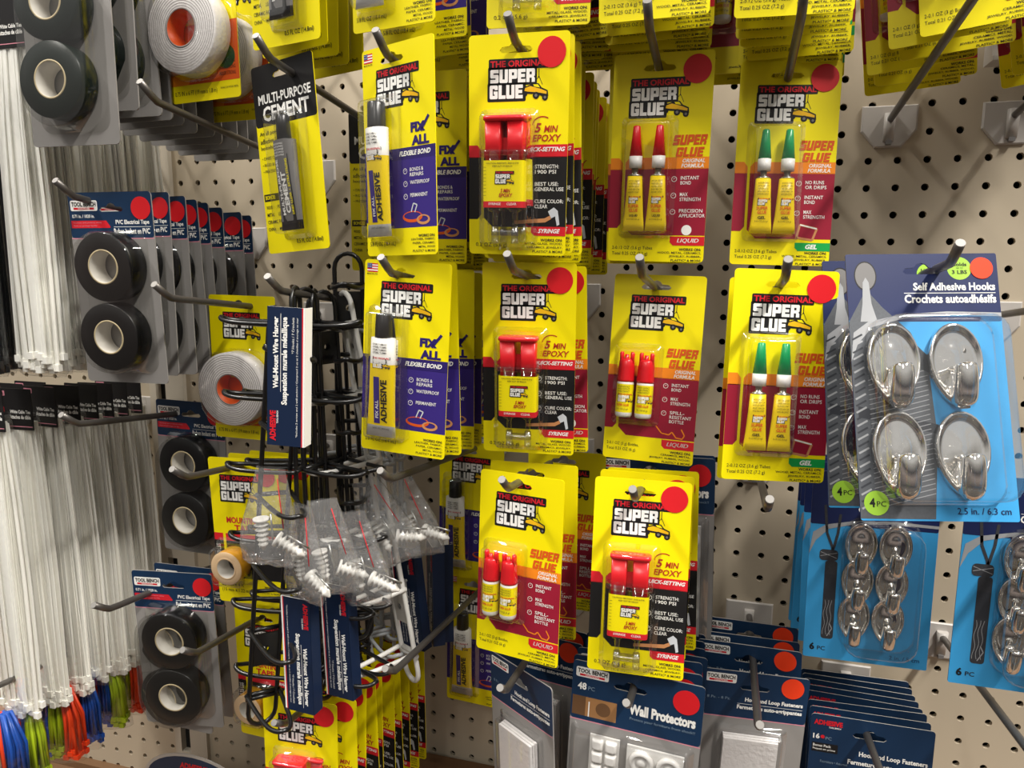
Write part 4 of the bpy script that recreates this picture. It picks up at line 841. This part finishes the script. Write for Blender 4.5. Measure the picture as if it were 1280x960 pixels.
for pos, a, flip, t, lean in [(ray(358, 384, -12.0), 8, 0, 'reading upwards at the top front', 3), (ray(375, 890, -10.4), -5, 1, 'reading downwards, left of the lower two', 0), (ray(425, 872, -9.6), -10, 1, 'reading downwards, right of the lower two', -2),
                              (ray(516, 812, -5.6), -15, 1, 'on the white hanger', -7), (ray(538, 800, -4.5), -55, 1, 'behind the white hanger', 0), (ray(550, 795, -3.9), -60, 1, 'nearest the pegboard', 0)]:
    o = hl_ if first else hl_.copy()
    if not first: COL.objects.link(o)
    first = False
    M_ = Matrix.Translation(Vector(pos)*IN) @ Matrix.Rotation(math.radians(a), 4, 'Z')
    M_ = M_ @ Matrix.Rotation(math.radians(180 * flip + lean), 4, 'Y'); o.matrix_world = M_
    o['label'] = NL + ', ' + t; o['category'] = 'label'; o['group'] = 'wire hanger labels'
# bags of wall anchors
def anchor_bag(seed):
    rnd = random.Random(seed); root = empty('anchor_bag'); g = MB(); n = 20; loops = []
    for z_, wx, wy in ((0, .5, .03), (-.5, .6, .1), (-1.2, .75, .2), (-2.0, .95, .38), (-2.7, 1.0, .42), (-3.2, .9, .25), (-3.35, .85, .03)):
        loops.append([(wx*math.cos(2*PI*i/n) + rnd.uniform(-.05, .05), (wy+rnd.uniform(0, .06))*math.sin(2*PI*i/n), z_+rnd.uniform(-.06, .06)) for i in range(n)])
    g.loft(loops, 'clearbag', (False, True), True); g.build('plastic_bag', root)
    zp = MB(); zp.wire([(.3, -.14, -.3), (.42, -.2, -1.0), (.6, -.3, -1.9)], .016, 'red', 6); zp.build('zip_line', root)
    for k, (x, a) in enumerate(((-.3, .1), (.25, 1.1))):
        s = MB(); loops = []; N = 16
        ax = Vector((math.sin(a), 0, -math.cos(a))); st = Vector((x, 0, -1.75 if k == 0 else -2.4)); u_ = Vector((0, 1, 0)); v_ = ax.cross(u_)
        prof = [(0, .27), (.08, .27), (.1, .12)]
        for t in range(5): prof += [(.16+t*.17, .12), (.22+t*.17, .25-.02*t), (.27+t*.17, .12)]
        prof += [(1.1, .04)]
        for d, r in prof: loops.append([st + ax*d + (u_*math.cos(2*PI*i/N) + v_*math.sin(2*PI*i/N))*r for i in range(N)])
        s.loft(loops, 'anchorplastic'); s.build('wall_anchor', root)
        q = MB(); q.wire([st + Vector((.35, -.05, .2)), st + Vector((.35, -.05, .2)) + ax*.9], .035, 'alu', 8); q.build('screw', root)
    return root
ab = None
for i, (px, py, Y, a, ry, t) in enumerate([(338, 585, -11.3, 10, 4, 'leftmost, hung on the black prongs'), (378, 632, -10.6, -20, 0, 'second from the left under the black prongs'), (402, 625, -10.2, 25, -6, 'third from the left, with the red zip line'),
                                           (440, 640, -9.6, 0, -10, 'largest looking, with two anchors lying across'), (455, 600, -7.6, 20, -25, 'behind the white hanger rails'), (497, 590, -6.8, -10, -20, 'rightmost, right of the white hanger')]):
    o = anchor_bag(3) if ab is None else copy_tree(ab); ab = ab or o
    put(o, ray(px, py, Y), a, 0, ry, 'clear zip bag of white screw anchors, ' + t, 'anchor bag', 'bags of wall anchors')
# ------------------------------------------------------------------ epoxy stack at the bottom left
stack('epo', -18.6, -21.0, [-9.0, -8.4], YB, 'bottom left, facing forward', 'glue pack', GE, seed=61, jit=2, yaw=4, dxs=[-.1, .4])
stack('epo', -18.0, -20.6, [-7.6, -6.9, -6.1, -5.3, -4.5, -3.7, -2.9, -2.1], YB, 'in fan right of black hangers', 'glue pack', GE, seed=62, jit=3, yaw=-8)
# ------------------------------------------------------------------ bottom extras
b = MB(); A = Art(); W, H = 6.0, 5.0
o_ = [(W/2 + 3.0*math.cos(a), 1.6 - 1.6*math.sin(a)) for a in [PI*i/16 for i in range(17)]] + [(0, H), (W, H)]
f_ = lambda pts, k: [(x-W/2, k, -y) for x, y in pts]
b.loft([f_(o_, 0), f_(o_, .05)], 'lightgrey', smooth=False); A.poly([(W/2 + 2.85*math.cos(a), 1.65 - 1.5*math.sin(a)) for a in [PI*i/16 for i in range(17)]] + [(.15, H), (W-.15, H)], 'navy', 1)
A.text('ADHESIVE', 2.2, .5, 1.7, .34, 'red', .05, .2); A.text('TOOL BENCH', 3.0, .92, .8, .14, 'white', .03); A.emit(b, cardmap(W))
o = b.build('round_top_card'); put(o, ray(240, 944, -3.5), 0, 0, 0, 'navy card with rounded top and red lettering cut by the bottom edge', 'card pack', 'bottom cards')
del o['group']
b = MB(); b.box(0, 0, 0, 11, 9, 5.3, 'brown'); b.box(0, -.02, 2.6, 11, .0, 2.9, 'deckbrown'); o = b.build('cardboard_carton', None, (-24, -9.2, -34.4)); o['label'] = 'brown cardboard carton at the bottom edge below the glue cards'; o['category'] = 'carton'
b = MB(); b.box(0, 0, 0, 12, .9, 2.2, 'plateplastic'); b.box(0, -.15, 0, 12, 0, .15, 'plateplastic'); o = b.build('ticket_holder', None, (4.4, -1.4, 2.0)); o['label'] = 'pale grey ticket strip on the wall at the upper right corner'; o['category'] = 'ticket holder'
